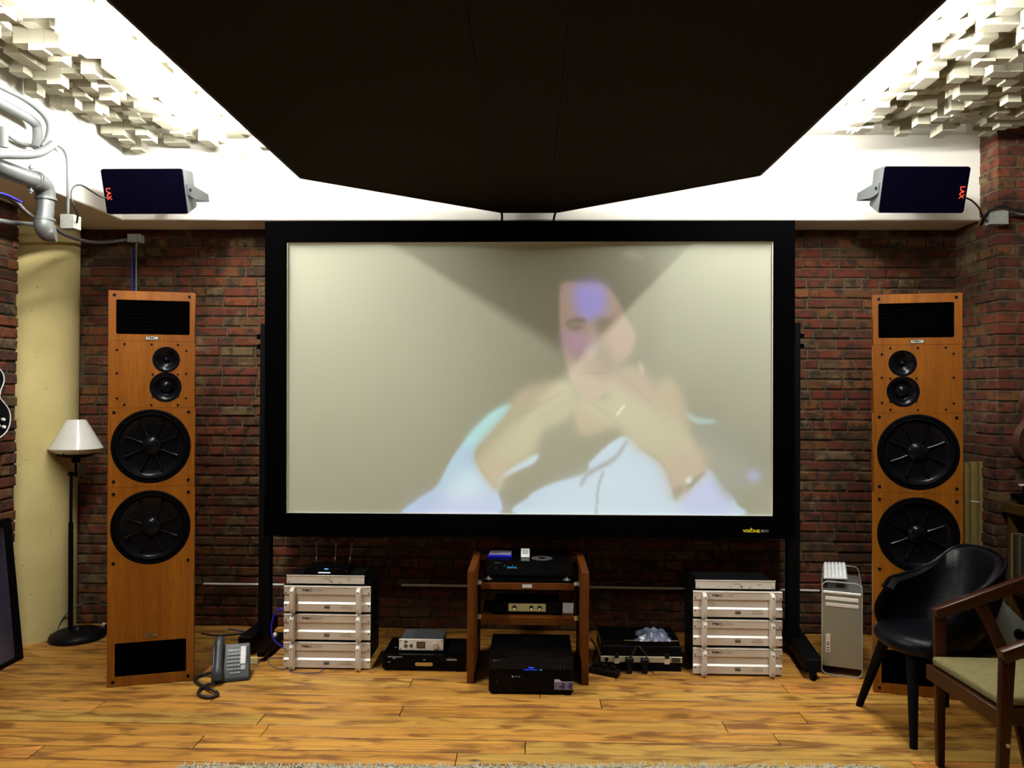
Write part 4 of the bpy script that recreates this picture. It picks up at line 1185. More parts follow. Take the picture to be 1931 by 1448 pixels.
# platform and player on the top shelf
x0, x1 = at(911, 1090, ry + SHY).x, at(1083, 1090, ry + SHY).x
py_ = ry + SHY + 0.008
t = empty('media_player', ((x0 + x1) / 2, py_, shelf1z), 'black media player with a blue lit display on the top shelf of the rack', 'media player')
w = (x1 - x0) / 2
pz = 0.044
G().box(-w, w, 0, 0.34, 0.004, 0.010).build('base_plate', BLACKV, t)
tz = at(1000, 1058, py_ + 0.07).z - shelf1z
G().box(-w + 0.012, w - 0.004, 0.07, 0.42, 0.016, tz).build('case', BLACKG, t, bevel=0.003)
for px in (921, 1069):
    q = at(px, 1087, py_ + 0.03)
    G().lathe([(0.021, 0.010), (0.021, 0.014), (0.008, 0.018), (0.006, 0.026), (0, 0.026)], 24, Matrix.Translation((q.x - (x0 + x1) / 2, 0.03, 0))).build('spike_disc', CHROME, t)
q = at(965.5, 1070, py_ + 0.07); cxm = (x0 + x1) / 2
text('display_text', 'DIGITAL', 0.013, (q.x - cxm, 0.0690, q.z - shelf1z), CYANE, t, sx=1.15)
q = at(935.5, 1071, py_ + 0.07)
G().box(q.x - cxm - .002, q.x - cxm + .002, 0.0685, 0.07, q.z - shelf1z - .002, q.z - shelf1z + .002).build('power_light', BLUEE, t)
q = at(938, 1061, py_ + 0.07)
text('logo', 'AUDIO', 0.008, (q.x - cxm, 0.069, q.z - shelf1z), GREYPR, t, sx=1.4)
for px, py in ((950.5, 1067), (952.5, 1065.5), (967, 1065.5)):
    q = at(px, py, py_ + 0.07)
    G().box(q.x - cxm - .0015, q.x - cxm + .0015, 0.0685, 0.07, q.z - shelf1z - .001, q.z - shelf1z + .001).build('indicator', CYANE, t)
ptop = shelf1z + tz
# blue disc case, small white card gadget, loose disc
q = atz(943, 1049.5, ptop)
t = empty('disc_case', (q.x, q.y + 0.05, ptop), 'blue disc case with a picture cover lying on the media player', 'disc case', rz=-0.03)
G().box(-0.069, 0.069, -0.075, 0.085, 0.0, 0.012).build('case_shell', BLUEP, t, bevel=0.002)
G().box(-0.062, 0.064, -0.055, 0.08, 0.012, 0.0128).build('cover_print', BLUEA, t)
q = atz(990, 1053, ptop)
t = empty('remote_dock', (q.x, q.y + 0.02, ptop), 'small white plastic gadget standing on the media player beside the disc', 'gadget')
G().prism([(0.0, 0.0), (0.05, 0.0), (0.065, 0.040), (0.045, 0.044), (0.006, 0.014)], -0.024, 0.026, 'x').build('gadget_body', SILVERB, t, bevel=0.003)
G().box(-0.017, 0.018, -0.002, 0.001, 0.0, 0.03, Matrix.Translation((0.001, 0.012, 0.018)) @ Matrix.Rotation(-0.95, 4, 'X')).build('gadget_face', mat('grey_face', (0.30, 0.36, 0.37), 0.4), t)
q = atz(1022, 1052.5, ptop)
t = empty('loose_disc', (q.x, q.y, ptop), 'loose silver disc lying on the media player', 'disc')
G().lathe([(0.0215, 0.0), (0.060, 0.0), (0.060, 0.0012), (0.0215, 0.0012), (0.0215, 0.0)], 40).build('disc_rim', CHROME, t)
G().lathe([(0.0075, 0.0002), (0.0215, 0.0002), (0.0215, 0.001), (0.0075, 0.001), (0.0075, 0.0002)], 30).build('disc_hub', BLACKG, t)

# preamplifier on the second shelf
py2 = ry + SHY + 0.05
x0, x1 = at(931, 1150, py2).x, at(1056, 1150, py2).x
cxm = (x0 + x1) / 2
t = empty('preamplifier', (cxm, py2, shelf2z), 'black valve preamplifier with a gold front strip and three knobs on the second shelf', 'preamplifier')
w = (x1 - x0) / 2
zlo, zhi = at(994, 1152.5, py2).z - shelf2z, at(994, 1138, py2).z - shelf2z
G().box(-w, w, 0, 0.2, 0.012, zhi + 0.004).build('case', BLACKM, t, bevel=0.003)
for sx in (-1, 1):
    for yy_ in (0.03, 0.17): G().cyl((sx * (w - .03), yy_, 0), (sx * (w - .03), yy_, 0.012), 0.012, n=12).build('foot', RUBBER, t)
xa, xb = at(959, 1145, py2).x - cxm, at(1029, 1145, py2).x - cxm
G().prism(rrect(xa, xb, zlo, zhi, 0.004), -0.003, 0.0).build('front_strip', GOLD, t)
for px in (970, 1002, 1017.5):
    x = at(px, 1146, py2).x - cxm; z = (zlo + zhi) / 2 - 0.003
    k_ = G().cyl((x, -0.003, z + 0.002), (x, -0.005, z + 0.002), 0.0125, n=18).build('knob_ring', BLACKP, t)
    G().cyl((x, -0.005, z - 0.002), (x, -0.018, z - 0.002), 0.0085, 0.0075, 18).build('knob', CHROME, k_)
for px in (972, 1016):
    x = at(px, 1132, py2 + 0.03).x - cxm
    G().lathe([(0.010, 0), (0.011, 0.03), (0.006, 0.045), (0, 0.047)], 12, Matrix.Translation((x, 0.07, zhi + 0.004))).build('valve', BLACKG, t)
q = at(1070.5, 1156, py2 + 0.0)
t = empty('white_card', (q.x, py2 - 0.01, shelf2z), 'blank white card standing on the second shelf beside the preamplifier', 'card')
h0, h1 = at(1070, 1155, py2).z - shelf2z, at(1070, 1136, py2).z - shelf2z
hwc = 10.0 / F_PX * py2
G().box(-hwc, hwc, 0, 0.003, h0, h1, Matrix.Rotation(0.03, 4, 'Y')).build('card_sheet', mat('white_card_paper', (0.50, 0.50, 0.52), 0.8), t)
G().box(-hwc + 0.002, hwc, 0.003, 0.03, 0, h1 * 0.9).build('card_stand', mat('brown_block', (0.10, 0.045, 0.015), 0.7), t)

# surround receiver in front of the rack, on the floor
a, b = fl(921, 1312), fl(1081, 1313)
cxm, ryv = (a.x + b.x) / 2, a.y + 0.02
w = (b.x - a.x) / 2
t = empty('surround_receiver', (cxm, ryv, 0), 'large black surround receiver with blue display text on the floor in front of the rack', 'receiver')
zr = at(1000, 1241, ryv).z
G().box(-w, w, 0, 0.39, 0.014, zr).build('case', BLACKG, t, bevel=0.003)
G().box(-w + 0.004, w - 0.004, -0.004, 0.0, zr - 0.055, zr - 0.003).build('upper_fascia', BLACKP, t)
for sx in (-1, 1):
    for yy_ in (0.03, 0.35): G().cyl((sx * (w - .03), yy_, 0), (sx * (w - .03), yy_, 0.016), 0.024, n=16).build('foot', RUBBER, t)
def on_rec(px, py): q = at(px, py, ryv - 0.001); return q.x - cxm, q.z
x, z = on_rec(1001.5, 1258.2); text('display_text', 'Digital', 0.0105, (x, -0.0048, z), BLUEE, t)
x, z = on_rec(1000, 1262.2); text('display_text', 'Dolby Surround', 0.0108, (x, -0.001, z), BLUEE, t)
x, z = on_rec(1020.3, 1262); G().box(x - .006, x + .005, -0.0012, 0, z - .005, z + .006).build('display_icon', CYANE, t)
x, z = on_rec(966.5, 1275.6); G().cyl((x, 0, z), (x, -0.001, z), 0.0042, n=14).build('dolby_mark', WHITEPR, t)
x, z = on_rec(972.5, 1275.7); text('front_print', 'AUDIO', 0.006, (x, -0.001, z), WHITEPR, t)
x, z = on_rec(979.5, 1275.7); G().cyl((x, 0, z), (x, -0.001, z), 0.0028, n=10).build('front_mark', WHITEPR, t)
x, z = on_rec(932, 1245); G().cyl((x, -0.004, z), (x, -0.005, z), 0.003, n=8).build('power_mark', WHITEPR, t)
x, z = on_rec(938.5, 1245); text('logo', 'RECEIVER', 0.0048, (x, -0.0046, z), GREYPR, t)
for px, py in ((936, 1285), (1056.5, 1255.5), (1064.5, 1255.5), (1056.5, 1259.5), (1064.5, 1259)):
    x, z = on_rec(px, py); G().box(x - .0012, x + .0012, -0.0048, 0, z - .002, z + .002).build('indicator', GREYPR, t)
x0, z1 = on_rec(1045.5, 1281); x1, z0 = on_rec(1080, 1300.5)
dxs = (x1 - x0)
stk = G().prism([(x0, z0), (x1, z0), (x1, z1 - 0.011), (x0 + dxs * 0.4, z1 - 0.011), (x0 + dxs * 0.25, z1), (x0, z1)], -0.0012, 0.0).build('sticker', mat('sticker_edge', (0.45, 0.45, 0.52), 0.5), t)
G().box(x0 + .002, x1 - .002, -0.0017, -0.0012, z0 + .002, z1 - .014).build('sticker_print', mat('sticker_ink', (0.02, 0.015, 0.06), 0.5), stk)
g = G()
for i in range(2):
    for j in range(5):
        xx = x0 + .006 + i * dxs * 0.5; zz = z0 + .005 + j * 0.0062
        g.box(xx, xx + random.uniform(.014, .034), -0.002, -0.0017, zz, zz + .0022)
g.build('sticker_lines', mat('sticker_lilac', (0.33, 0.30, 0.50), 0.5), stk)

# ------------------------------------------------------------------ flight case, slim player and plastic bag beside the rack
a, b = fl(1133, 1266), fl(1286, 1266)
cxm = (a.x + b.x) / 2; fy = a.y + 0.01; w = (b.x - a.x) / 2
t = empty('flight_case', (cxm, fy, 0), 'low black equipment case with an aluminium rim and latches on the floor', 'case')
zA, zB = at(1200, 1249, fy).z, at(1200, 1238, fy).z
zT = at(1200, 1217, fy + 0.01).z
G().box(-w + .004, w - .004, 0.004, 0.30, 0.0, zA).build('case_base', BLACKM, t, bevel=0.003)
G().box(-w, w, 0, 0.305, zA, zB).build('rim', mat('case_aluminium', (0.40, 0.38, 0.27), 0.4, 0.3), t, bevel=0.0015)
G().box(-w + .004, w - .004, 0.004, 0.30, zB, zT).build('case_lid', BLACKM, t, bevel=0.004)
for px in (1163, 1257.5):
    x = at(px, 1243, fy).x - cxm
    l_ = G().box(x - .014, x + .014, -0.006, 0, zA - .006, zB + .003).build('latch', SILVER, t, bevel=0.001)
    G().box(x - .011, x + .011, -0.010, -0.004, zB - .006, zB + .02).build('latch_clasp', BLACKP, l_, bevel=0.001)
x = at(1144, 1243, fy).x - cxm
G().box(x - .009, x + .009, -0.002, 0, zA + .006, zB - .006).build('lock', BLACKP, t)
x = at(1275, 1243, fy).x - cxm
G().box(x - .025, x + .022, -0.002, 0, zA + .004, zB - .004).build('rim_label', mat('dark_label', (0.03, 0.025, 0.015), 0.6), t)
a2, b2 = at(1190, 1216, fy + 0.015), at(1281, 1216, fy + 0.015)
t = empty('slim_player', ((at(1133, 1216, fy).x + b2.x) / 2, fy + 0.012, zT), 'flat black device with a thin silver edge on top of the equipment case', 'audio unit')
wq = (b2.x - at(1133, 1216, fy).x) / 2
G().box(-wq, wq, 0.0, 0.25, 0.0, 0.030).build('case', BLACKG, t, bevel=0.002)
G().box(-wq + 0.13, wq - 0.01, -0.001, 0.001, 0.0265, 0.0285).build('edge_strip', CHROME, t)
q = atz(1234, 1206, zT + 0.031)
t = empty('plastic_bag', (q.x + 0.0, q.y + 0.03, zT + 0.0305), 'crumpled clear plastic bag lying on the flat black device', 'bag')
g = G(); nx_, ny_ = 16, 10; vs = []; fs = []
random.seed(21)
for j in range(ny_ + 1):
    for i in range(nx_ + 1):
        u, v = i / nx_, j / ny_
        edge = min(u, 1 - u, v, 1 - v)
        vs.append(((u - 0.5) * 0.18 + random.uniform(-.006, .006) - (0.025 if v < .2 and u < .3 else 0), (v - 0.5) * 0.17 + random.uniform(-.005, .005) + 0.02, 0.002 + min(1, edge * 5) * (0.018 + 0.022 * random.random())))
for j in range(ny_):
    for i in range(nx_):
        fs.append((j * (nx_ + 1) + i, j * (nx_ + 1) + i + 1, (j + 1) * (nx_ + 1) + i + 1, (j + 1) * (nx_ + 1) + i))
g.add(vs, fs); g.build('film', BAGM, t, smooth_deg=25)
random.seed(33)
# power adapters hanging over the case front
for px, py, lbl in ((1187, 1245, 'square black power adapter resting against the case rim near its lock'), (1216, 1247, 'round edged black power adapter resting against the case rim near the bag')):
    q = at(px, py, fy - 0.03)
    t = empty('power_adapter', (q.x, fy - 0.032, 0), lbl, 'adapter')
    z = q.z
    G().box(-0.022, 0.022, -0.012, 0.018, z - 0.014, z + 0.016).box(-0.015, 0.015, -0.008, 0.014, 0.0, z - 0.014).build('adapter_body', BLACKP, t, bevel=0.004)
    G().tube([(0.0, 0.0, z + 0.012), (0.01 if px > 1200 else 0.014, 0.006, z + 0.03), (-0.01 if px > 1200 else 0.03, 0.012, z + 0.055), (-0.03 if px > 1200 else 0.045, 0.022, z + 0.078)], 0.0035, 6, 4).build('lead', BLACKC, t)
q0, q1 = fl(1122, 1266), fl(1158, 1277)
t = empty('power_strip', ((q0.x + q1.x) / 2, (q0.y + q1.y) / 2, 0), 'small black power strip on the floor between rack and equipment case', 'power strip', rz=-0.5)
G().box(-0.085, 0.085, -0.025, 0.025, 0, 0.035).build('strip_body', BLACKP, t, bevel=0.005)
for x in (-0.045, 0.0, 0.05):
    G().cyl((x, 0, 0.035), (x, 0, 0.055), 0.017, n=14).build('plug', BLACKP, t)
run('floor_cable', [tuple(fl(1112, 1202, 0.004)), tuple(fl(1118, 1230, 0.004)), tuple(fl(1128, 1255, 0.004)), tuple(fl(1140, 1268, 0.004))], 0.0045, BLACKC, None, None) if False else None


def floor_run(name, pts, r, m, label, cat, sm=5, n=7, group=None):
    P = [fl(p[0], p[1], (p[2] if len(p) > 2 else r)) for p in pts]
    o = G().tube(P, r, n, sm).build(name, m, smooth_deg=60)
    return tag(o, label, cat, group)


floor_run('floor_cable', [(1115, 1204), (1124, 1222), (1118, 1244), (1130, 1258)], 0.0045, BLACKC, 'black cable on the floor leading to the small power strip', 'cable')

# ------------------------------------------------------------------ computer tower with a keyboard on top
a, b = fl(1552, 1271), fl(1621, 1283)
w = 0.103; ang = math.atan2(b.y - a.y, b.x - a.x)
a = fl(1549, 1270)
ang = -0.36
cx = a + Vector((w * math.cos(ang), w * math.sin(ang), 0))
t = empty('computer_tower', (cx.x, cx.y, 0), 'silver aluminium computer tower with rounded handles and a perforated front', 'computer', rz=ang)
H_, D_ = 0.511, 0.46
G().box(-w + .002, w - .002, 0.004, D_, 0.055, 0.455).build('case', mat('dark_aluminium', (0.20, 0.20, 0.18), 0.4, 0.5), t, smooth_deg=0)
G().prism(rrect(-w + 0.004, w - 0.004, 0.050, 0.460, 0.006), -0.006, 0.004).build('front_grille', MACP, t)
# frame hoops front and back, carrying the handles and feet
for yv, nm in ((0.0, 'front_handle_frame'), (D_ - 0.006, 'rear_handle_frame')):
    outer = rrect(-w, w, 0.0, H_, 0.035, 6); inner = rrect(-w + 0.0035, w - 0.0035, 0.0035, H_ - 0.0035, 0.032, 6)
    plate(nm, outer, [inner], yv - 0.004, yv + 0.01, mat('handle_aluminium', (0.50, 0.50, 0.44), 0.35, 0.4), t)
for sx in (-1, 1):
    G().box(min(sx * w, sx * (w - .003)), max(sx * w, sx * (w - .003)), 0.0, D_, 0.03, 0.480).build('side_panel', mat('side_aluminium', (0.42, 0.42, 0.37), 0.4, 0.4), t)
for z in (0.432, 0.398):
    G().box(-w + .020, w - .020, -0.0095, -0.005, z - 0.021, z - 0.003).build('drive_door', SILVERB if z > .42 else SILVER, t, bevel=0.001)
G().box(-w + .008, w - .008, -0.012, -0.004, 0.447, 0.460).build('top_lip', SILVERB, t, bevel=0.002)
pp = G().box(-w + .022, -w + .045, -0.009, -0.005, 0.125, 0.225).build('port_strip', SILVER, t)
for z in (0.136, 0.150, 0.167, 0.178):
    G().box(-w + .028, -w + .040, -0.0098, -0.009, z - .003, z + .003).build('port', BLACKPR, pp)
G().cyl((-w + .034, -0.009, 0.200), (-w + .034, -0.010, 0.200), 0.0025, n=8).build('power_button', GREYPR, pp)
# keyboard lying across the handles, tipped to the front
kb = empty('keyboard', (cx.x + 0.045, cx.y + 0.21, 0.512), 'small white keyboard lying on the handles of the computer tower', 'keyboard', rz=ang)
Mk = Matrix.Rotation(math.radians(-4), 4, 'Y')
G().box(-0.062, 0.062, -0.165, 0.17, 0.006, 0.018, Mk @ Matrix.Rotation(math.radians(2), 4, 'X')).build('keyboard_tray', mat('keyboard_clear', (0.40, 0.42, 0.42), 0.25), kb, bevel=0.003)
for i in range(6):
    for j in range(13):
        g = G(); x = -0.057 + i * 0.0195; yv = -0.158 + j * 0.0248
        g.hexa([Mk @ Matrix.Rotation(math.radians(2), 4, 'X') @ Vector(p_) for p_ in
                [(x, yv, .0182), (x + .0165, yv, .0182), (x + .0165, yv + .0215, .0182), (x, yv + .0215, .0182), (x + .002, yv + .002, .026), (x + .0145, yv + .002, .026), (x + .0145, yv + .0195, .026), (x + .002, yv + .0195, .026)]])
        g.build('key', mat('key_white', (0.72, 0.74, 0.72), 0.4) if i + j == 0 else bpy.data.materials['key_white'], kb, smooth_deg=0)

# ------------------------------------------------------------------ floor lamp
fc = fl(146, 1206)
lx, ly = fc.x, 4.70
lx = at(146, 1200, ly).x
t = empty('floor_lamp', (lx, ly, 0), 'slim black floor lamp with a white cone shade beside the cream column', 'lamp')
G().lathe([(0, 0), (0.155, 0.0), (0.160, 0.012), (0.150, 0.035), (0.11, 0.052), (0.03, 0.058), (0.018, 0.075), (0, 0.076)], 48).build('base', BLACKP, t, smooth_deg=50)
zs = lambda py: at(140, py, ly).z
xo = lambda px, py: at(px, py, ly).x - lx
xa = xo(134, 1100); 
G().tube([(xo(133, 1190), 0, 0.06), (xo(133.5, 1000), 0, zs(985))], 0.014, 14).build('lower_pole', BLACKM, t, smooth_deg=60)
G().tube([(xo(133.5, 1000), 0, zs(986)), (xo(134.5, 900), 0, zs(889))], 0.009, 12).build('upper_pole', BLACKM, t, smooth_deg=60)
x1, x2 = xo(134.5, 895), xo(143, 895)
G().cyl((x1, -0.012, zs(893)), (x2, -0.012, zs(893)), 0.009).cyl((x1, 0.004, zs(893)), (x1, -0.02, zs(893)), 0.011).cyl((x2, 0.004, zs(893)), (x2, -0.02, zs(893)), 0.011).build('hinge', BLACKM, t)
G().tube([(x2, 0, zs(899)), (x2, 0, zs(868))], 0.008, 12).cyl((x2, 0, zs(872)), (x2, 0, zs(861)), 0.024, 0.026, 20).build('neck', BLACKM, t, smooth_deg=50)
G().lathe([(0.0, 0), (0.05, -0.001), (0.09, 0.006), (0.108, 0.018), (0.104, 0.022), (0.085, 0.012), (0, 0.006)], 40, Matrix.Translation((x2, 0, zs(862)))).build('dish', BLACKM, t, smooth_deg=50)
zb = zs(862) + 0.008
sh = G().lathe([(0.02, 0.0), (0.07, 0.004), (0.12, 0.020), (0.148, 0.040), (0.153, 0.048), (0.148, 0.058), (0.057, 0.222), (0.050, 0.226), (0.0, 0.224)], 56, Matrix.Translation((x2, 0, zb))).build('lamp_shade', SHADE, t, smooth_deg=30)
G().cyl((x2, -0.128, zb + 0.022), (x2, -0.134, zb + 0.022), 0.004, n=8).build('screw', BLACKPR, sh)
run('lamp_cord', [tuple(Vector((lx - 0.11, ly - 0.02, 0.055))), tuple(Vector((lx - 0.09, ly + 0.08, 0.14))), tuple(Vector((lx, ly + 0.19, 0.17))), tuple(Vector((lx + 0.12, ly + 0.2, 0.13))), tuple(Vector((lx + 0.22, ly + 0.16, 0.05))), tuple(Vector((lx + 0.30, ly + 0.12, 0.02)))], 0.0035, BLACKC,
    None, None) if False else None
o = G().tube([Vector((lx - 0.13, ly - 0.0, 0.045)), Vector((lx - 0.105, ly + 0.05, 0.13)), Vector((lx - 0.04, ly + 0.13, 0.18)), Vector((lx + 0.08, ly + 0.16, 0.165)), Vector((lx + 0.17, ly + 0.14, 0.10)), Vector((lx + 0.21, ly + 0.10, 0.03))], 0.0035, 6, 6).build('lamp_cord', BLACKC)
tag(o, 'thin black lamp cord arching over the round lamp base', 'cord')
q = fl(193, 1200)
t = empty('power_plug', (q.x - 0.01, q.y + 0.10, 0), 'small white and black plug on the floor behind the lamp base', 'plug')
G().box(-0.025, 0.02, -0.02, 0.02, 0, 0.05).build('plug_body', BLACKP, t, bevel=0.004)
G().cyl((-0.025, 0, 0.04), (-0.045, -0.01, 0.05), 0.012, 0.009).build('plug_head', WHITEPR, t)

# ------------------------------------------------------------------ desk phone
a, b = fl(398, 1290), fl(470, 1283)
ang = math.atan2(b.y - a.y, b.x - a.x)
c = (a + b) / 2
t = empty('desk_phone', (c.x, c.y, 0), 'dark grey desk phone with handset and keypad on the floor', 'phone', rz=ang)
w = (b - a).length / 2
TL_ = math.radians(52)
MP = Matrix.Rotation(TL_, 4, 'X')
PM = mat('slate_plastic', (0.028, 0.034, 0.042), 0.45)
G().hexa([(-w, 0, 0.0), (w, 0, 0), (w, 0.17, 0), (-w, 0.17, 0), (-w, 0.0, 0.02), (w, 0.0, 0.02), (w, 0.13, 0.165), (-w, 0.13, 0.165)]).build('phone_body', PM, t, bevel=0.006)
FP = Matrix.Translation((0, 0.0, 0.02)) @ Matrix.Rotation(math.atan2(0.145, 0.13), 4, 'X')     # sloping face frame: x right, y up the slope
def facebox(name, x0, x1, y0, y1, h, m, par=t, h0=0.0, bev=0.0):
    return G().box(x0, x1, y0, y1, h0, h, FP).build(name, m, par, bevel=bev)
Lf = 0.195
hs = G()
hx0 = -w + 0.032
pts = [Vector((hx0, yv, zz)) for yv, zz in ((-0.01, 0.020), (0.02, 0.035), (0.06, 0.040), (0.13, 0.040), (0.175, 0.036), (0.21, 0.022))]
hs.tube([FP @ p_ for p_ in pts], [0.026, 0.027, 0.022, 0.021, 0.026, 0.025], 16, 5, True)
hs.build('handset', PM, t, smooth_deg=60)
facebox('cradle', -w, -w + 0.018, 0.0, Lf - 0.01, 0.022, PM, bev=0.005)
kx0 = -w + 0.075
for r_ in range(6):
    for c_ in range(4):
        x = kx0 + c_ * 0.0175; yv = 0.022 + r_ * 0.0205
        if r_ == 0 and c_ == 0: continue
        facebox('key', x, x + 0.0135, yv, yv + (0.009 if r_ < 2 or c_ == 0 else 0.012), 0.006, mat('phone_key', (0.14, 0.17, 0.19), 0.4) if (r_, c_) == (0, 1) else bpy.data.materials['phone_key'], bev=0.0)
facebox('lcd_strip', kx0, kx0 + 0.068, 0.148, 0.158, 0.002, mat('lcd_grey', (0.20, 0.25, 0.24), 0.3))
facebox('name_card', w - 0.048, w - 0.022, 0.075, 0.172, 0.002, mat('name_card_paper', (0.78, 0.76, 0.78), 0.7))
facebox('menu_key', w - 0.046, w - 0.022, 0.040, 0.068, 0.004, mat('menu_key_grey', (0.30, 0.32, 0.36), 0.4), bev=0.002)
for k in range(10):
    facebox('line_key', w - 0.016, w - 0.009, 0.078 + k * 0.0095, 0.083 + k * 0.0095, 0.003, BLACKP)
tx = text('logo', 'Panasonic', 0.012, (0, 0, 0), WHITEPR, t, rot=(0, 0, 0))
tx.matrix_local = FP @ Matrix.Translation((kx0 + 0.033, 0.176, 0.0012))
floor_run('handset_cord', [(402, 1268, .03), (388, 1271, .01), (374, 1275, .01), (367, 1281, .01), (373, 1288, .01), (386, 1296, .01), (398, 1300, .02), (408, 1305, .01), (410, 1310, .01), (398, 1314, .01), (383, 1313, .01), (374, 1308, .01), (378, 1299, .01), (390, 1291, .01), (404, 1289, .02)], 0.0085, BLACKC,
          'thick black coiled cord looped on the floor before the desk phone', 'cord', 6)
floor_run('floor_cable', [(380, 1194), (405, 1198), (430, 1197), (470, 1193)], 0.005, BLACKC, 'black cable along the floor behind the screen stand foot', 'cable')
floor_run('floor_cable', [(430, 1186), (455, 1190), (470, 1193), (486, 1200)], 0.0035, BLUEC, 'thin blue cable on the dark floor behind the screen stand', 'cable')
floor_run('floor_cable', [(488, 1243), (505, 1241), (520, 1240), (538, 1241)], 0.003, GREYC, 'thin grey wire on the floor from the stand foot to the amplifiers', 'cable')
floor_run('floor_cable', [(530, 1215), (512, 1228), (505, 1242), (510, 1254), (524, 1260), (540, 1261)], 0.003, GREYC, 'thin grey wire bowed on the floor beside the amplifier stack', 'cable')
floor_run('floor_cable', [(548, 1258), (546, 1265), (556, 1268), (580, 1268), (602, 1267), (611, 1261)], 0.003, GREYC, 'thin dark wire curling out in front of the amplifier stack', 'cable')
run('network_cable', [(536, 1147, 4.34), (524, 1151, 4.34), (516, 1163, 4.34), (512, 1182, 4.34), (513, 1198, 4.34), (520, 1210, 4.34), (531, 1219, 4.34), (540, 1226, 4.36)], 0.0052, BLUEC,
    'bright blue network cable hanging beside the amplifier stack', 'cable')
q = at(518.5, 1197, 4.36)
tag(G().lathe([(0.004, -0.012), (0.012, -0.006), (0.013, 0.006), (0.006, 0.013), (0.004, 0.014)], 12, Matrix.Translation(q), True).build('cable_connector', PEARL), 'small white connector on the bright blue network cable', 'connector')

# ------------------------------------------------------------------ black leather tub chair
ch = empty('tub_chair', (1.87, 3.53, 0), 'black leather tub chair with tapered legs before the tower speaker', 'chair')
C0 = Vector((1.87, 3.53, 0))
# rim line of the shell, from the near front end round the back to the far front end: (x, y, z)
rim = [at(1782, 1144, 3.36), at(1815, 1132, 3.33), at(1850, 1120, 3.33), at(1879, 1098, 3.36), at(1897, 1070, 3.44), at(1884, 1050, 3.58), at(1850, 1037, 3.74), at(1815, 1033, 3.83),
       at(1790, 1041, 3.84), at(1765, 1060, 3.84), at(1735, 1076, 3.82), at(1700, 1087, 3.78), at(1678, 1094, 3.74), at(1665, 1110, 3.68)]
rim = smooth(rim, 4)
low = []
for i, p in enumerate(rim):
    u = i / (len(rim) - 1)
    a = -PI / 2 + (u - 0.0) * PI
    low.append(Vector((1.80 + 0.19 * math.cos(a) - (0.10 if u < .12 or u > .88 else 0), 3.575 + 0.215 * math.sin(a), 0.40)))
nr = len(rim); vs = []; fs = []
cen = Vector((1.86, 3.58, 0))
layers = []
def lerp3(a, b, t_): return a + (b - a) * t_
for i in range(nr):
    T, L = rim[i], low[i]
    inn = (Vector((cen.x, cen.y, T.z)) - T); inn.z = 0; inn.normalize()
    out = []
    for k in range(6):
        s_ = k / 5; p = lerp3(L, T, s_); bul = math.sin(s_ * PI) * 0.035
        out.append(p - inn * bul)
    out.append(T + Vector((0, 0, 0.012)) + inn * 0.018)
    for k in range(5, -1, -1):
        s_ = k / 5; p = lerp3(L, T, s_); bul = math.sin(s_ * PI) * 0.035
        out.append(p - inn * bul + inn * 0.042)
    layers.append(out)
m_ = len(layers[0])
for L in layers: vs += [tuple(p - C0) for p in L]
for i in range(nr - 1):
    for k in range(m_ - 1):
        fs.append((i * m_ + k, (i + 1) * m_ + k, (i + 1) * m_ + k + 1, i * m_ + k + 1))
    fs.append((i * m_ + m_ - 1, (i + 1) * m_ + m_ - 1, (i + 1) * m_, i * m_))
fs.append(tuple(range(m_))); fs.append(tuple(reversed([(nr - 1) * m_ + k for k in range(m_)])))
G().add(vs, fs).build('shell', LEATHER, ch, smooth_deg=60)
g = G()
for i in range(0, nr - 1):
    pass
g.tube([r_ - C0 + Vector((0, 0, 0.012)) for r_ in rim], 0.008, 6).build('rim_piping', LEATHER, ch, smooth_deg=60)
se = []
for k in range(28):
    a = 2 * PI * k / 28
    sx_ = 0.235 if math.cos(a) > 0 else 0.255
    se.append((math.copysign(abs(math.cos(a)) ** 0.75, math.cos(a)) * sx_ - 0.015, math.copysign(abs(math.sin(a)) ** 0.75, math.sin(a)) * 0.215 + 0.04))
g = G()
rings = [(0.80, 0.395), (0.95, 0.398), (1.0, 0.415), (1.0, 0.44), (0.94, 0.462), (0.8, 0.470), (0.4, 0.474)]
vs = []
for sc__, z in rings: vs += [(x * sc__, y * sc__, z) for x, y in se]
fs = []
for i in range(len(rings) - 1):
    for k in range(28): fs.append((i * 28 + k, i * 28 + (k + 1) % 28, (i + 1) * 28 + (k + 1) % 28, (i + 1) * 28 + k))
fs.append(tuple(reversed(range(28)))); fs.append(tuple((len(rings) - 1) * 28 + k for k in range(28)))
G().add(vs, fs).build('seat', LEATHER, ch, smooth_deg=50)
legs = [((1646, 1190, 3.72), (1620, 1330)), ((1728, 1225, 3.36), (1723, 1411)), ((1780, 1210, 3.72), (1783, 1331)), ((1880, 1215, 3.30), (1896, 1400))]
for tp, bt in legs:
    p1 = fl(*bt); p0 = at(*tp)
    p0 = Vector((p0.x, p0.y if tp[0] != 1646 else 3.70, 0.41))
    p0 = Vector((max(1.69, min(2.03, p0.x)), max(p0.y, 3.46), 0.41))
    G().cyl(p1 - C0, p0 - C0, 0.016, 0.027, 14).build('leg', BLACKM, ch, smooth_deg=60)

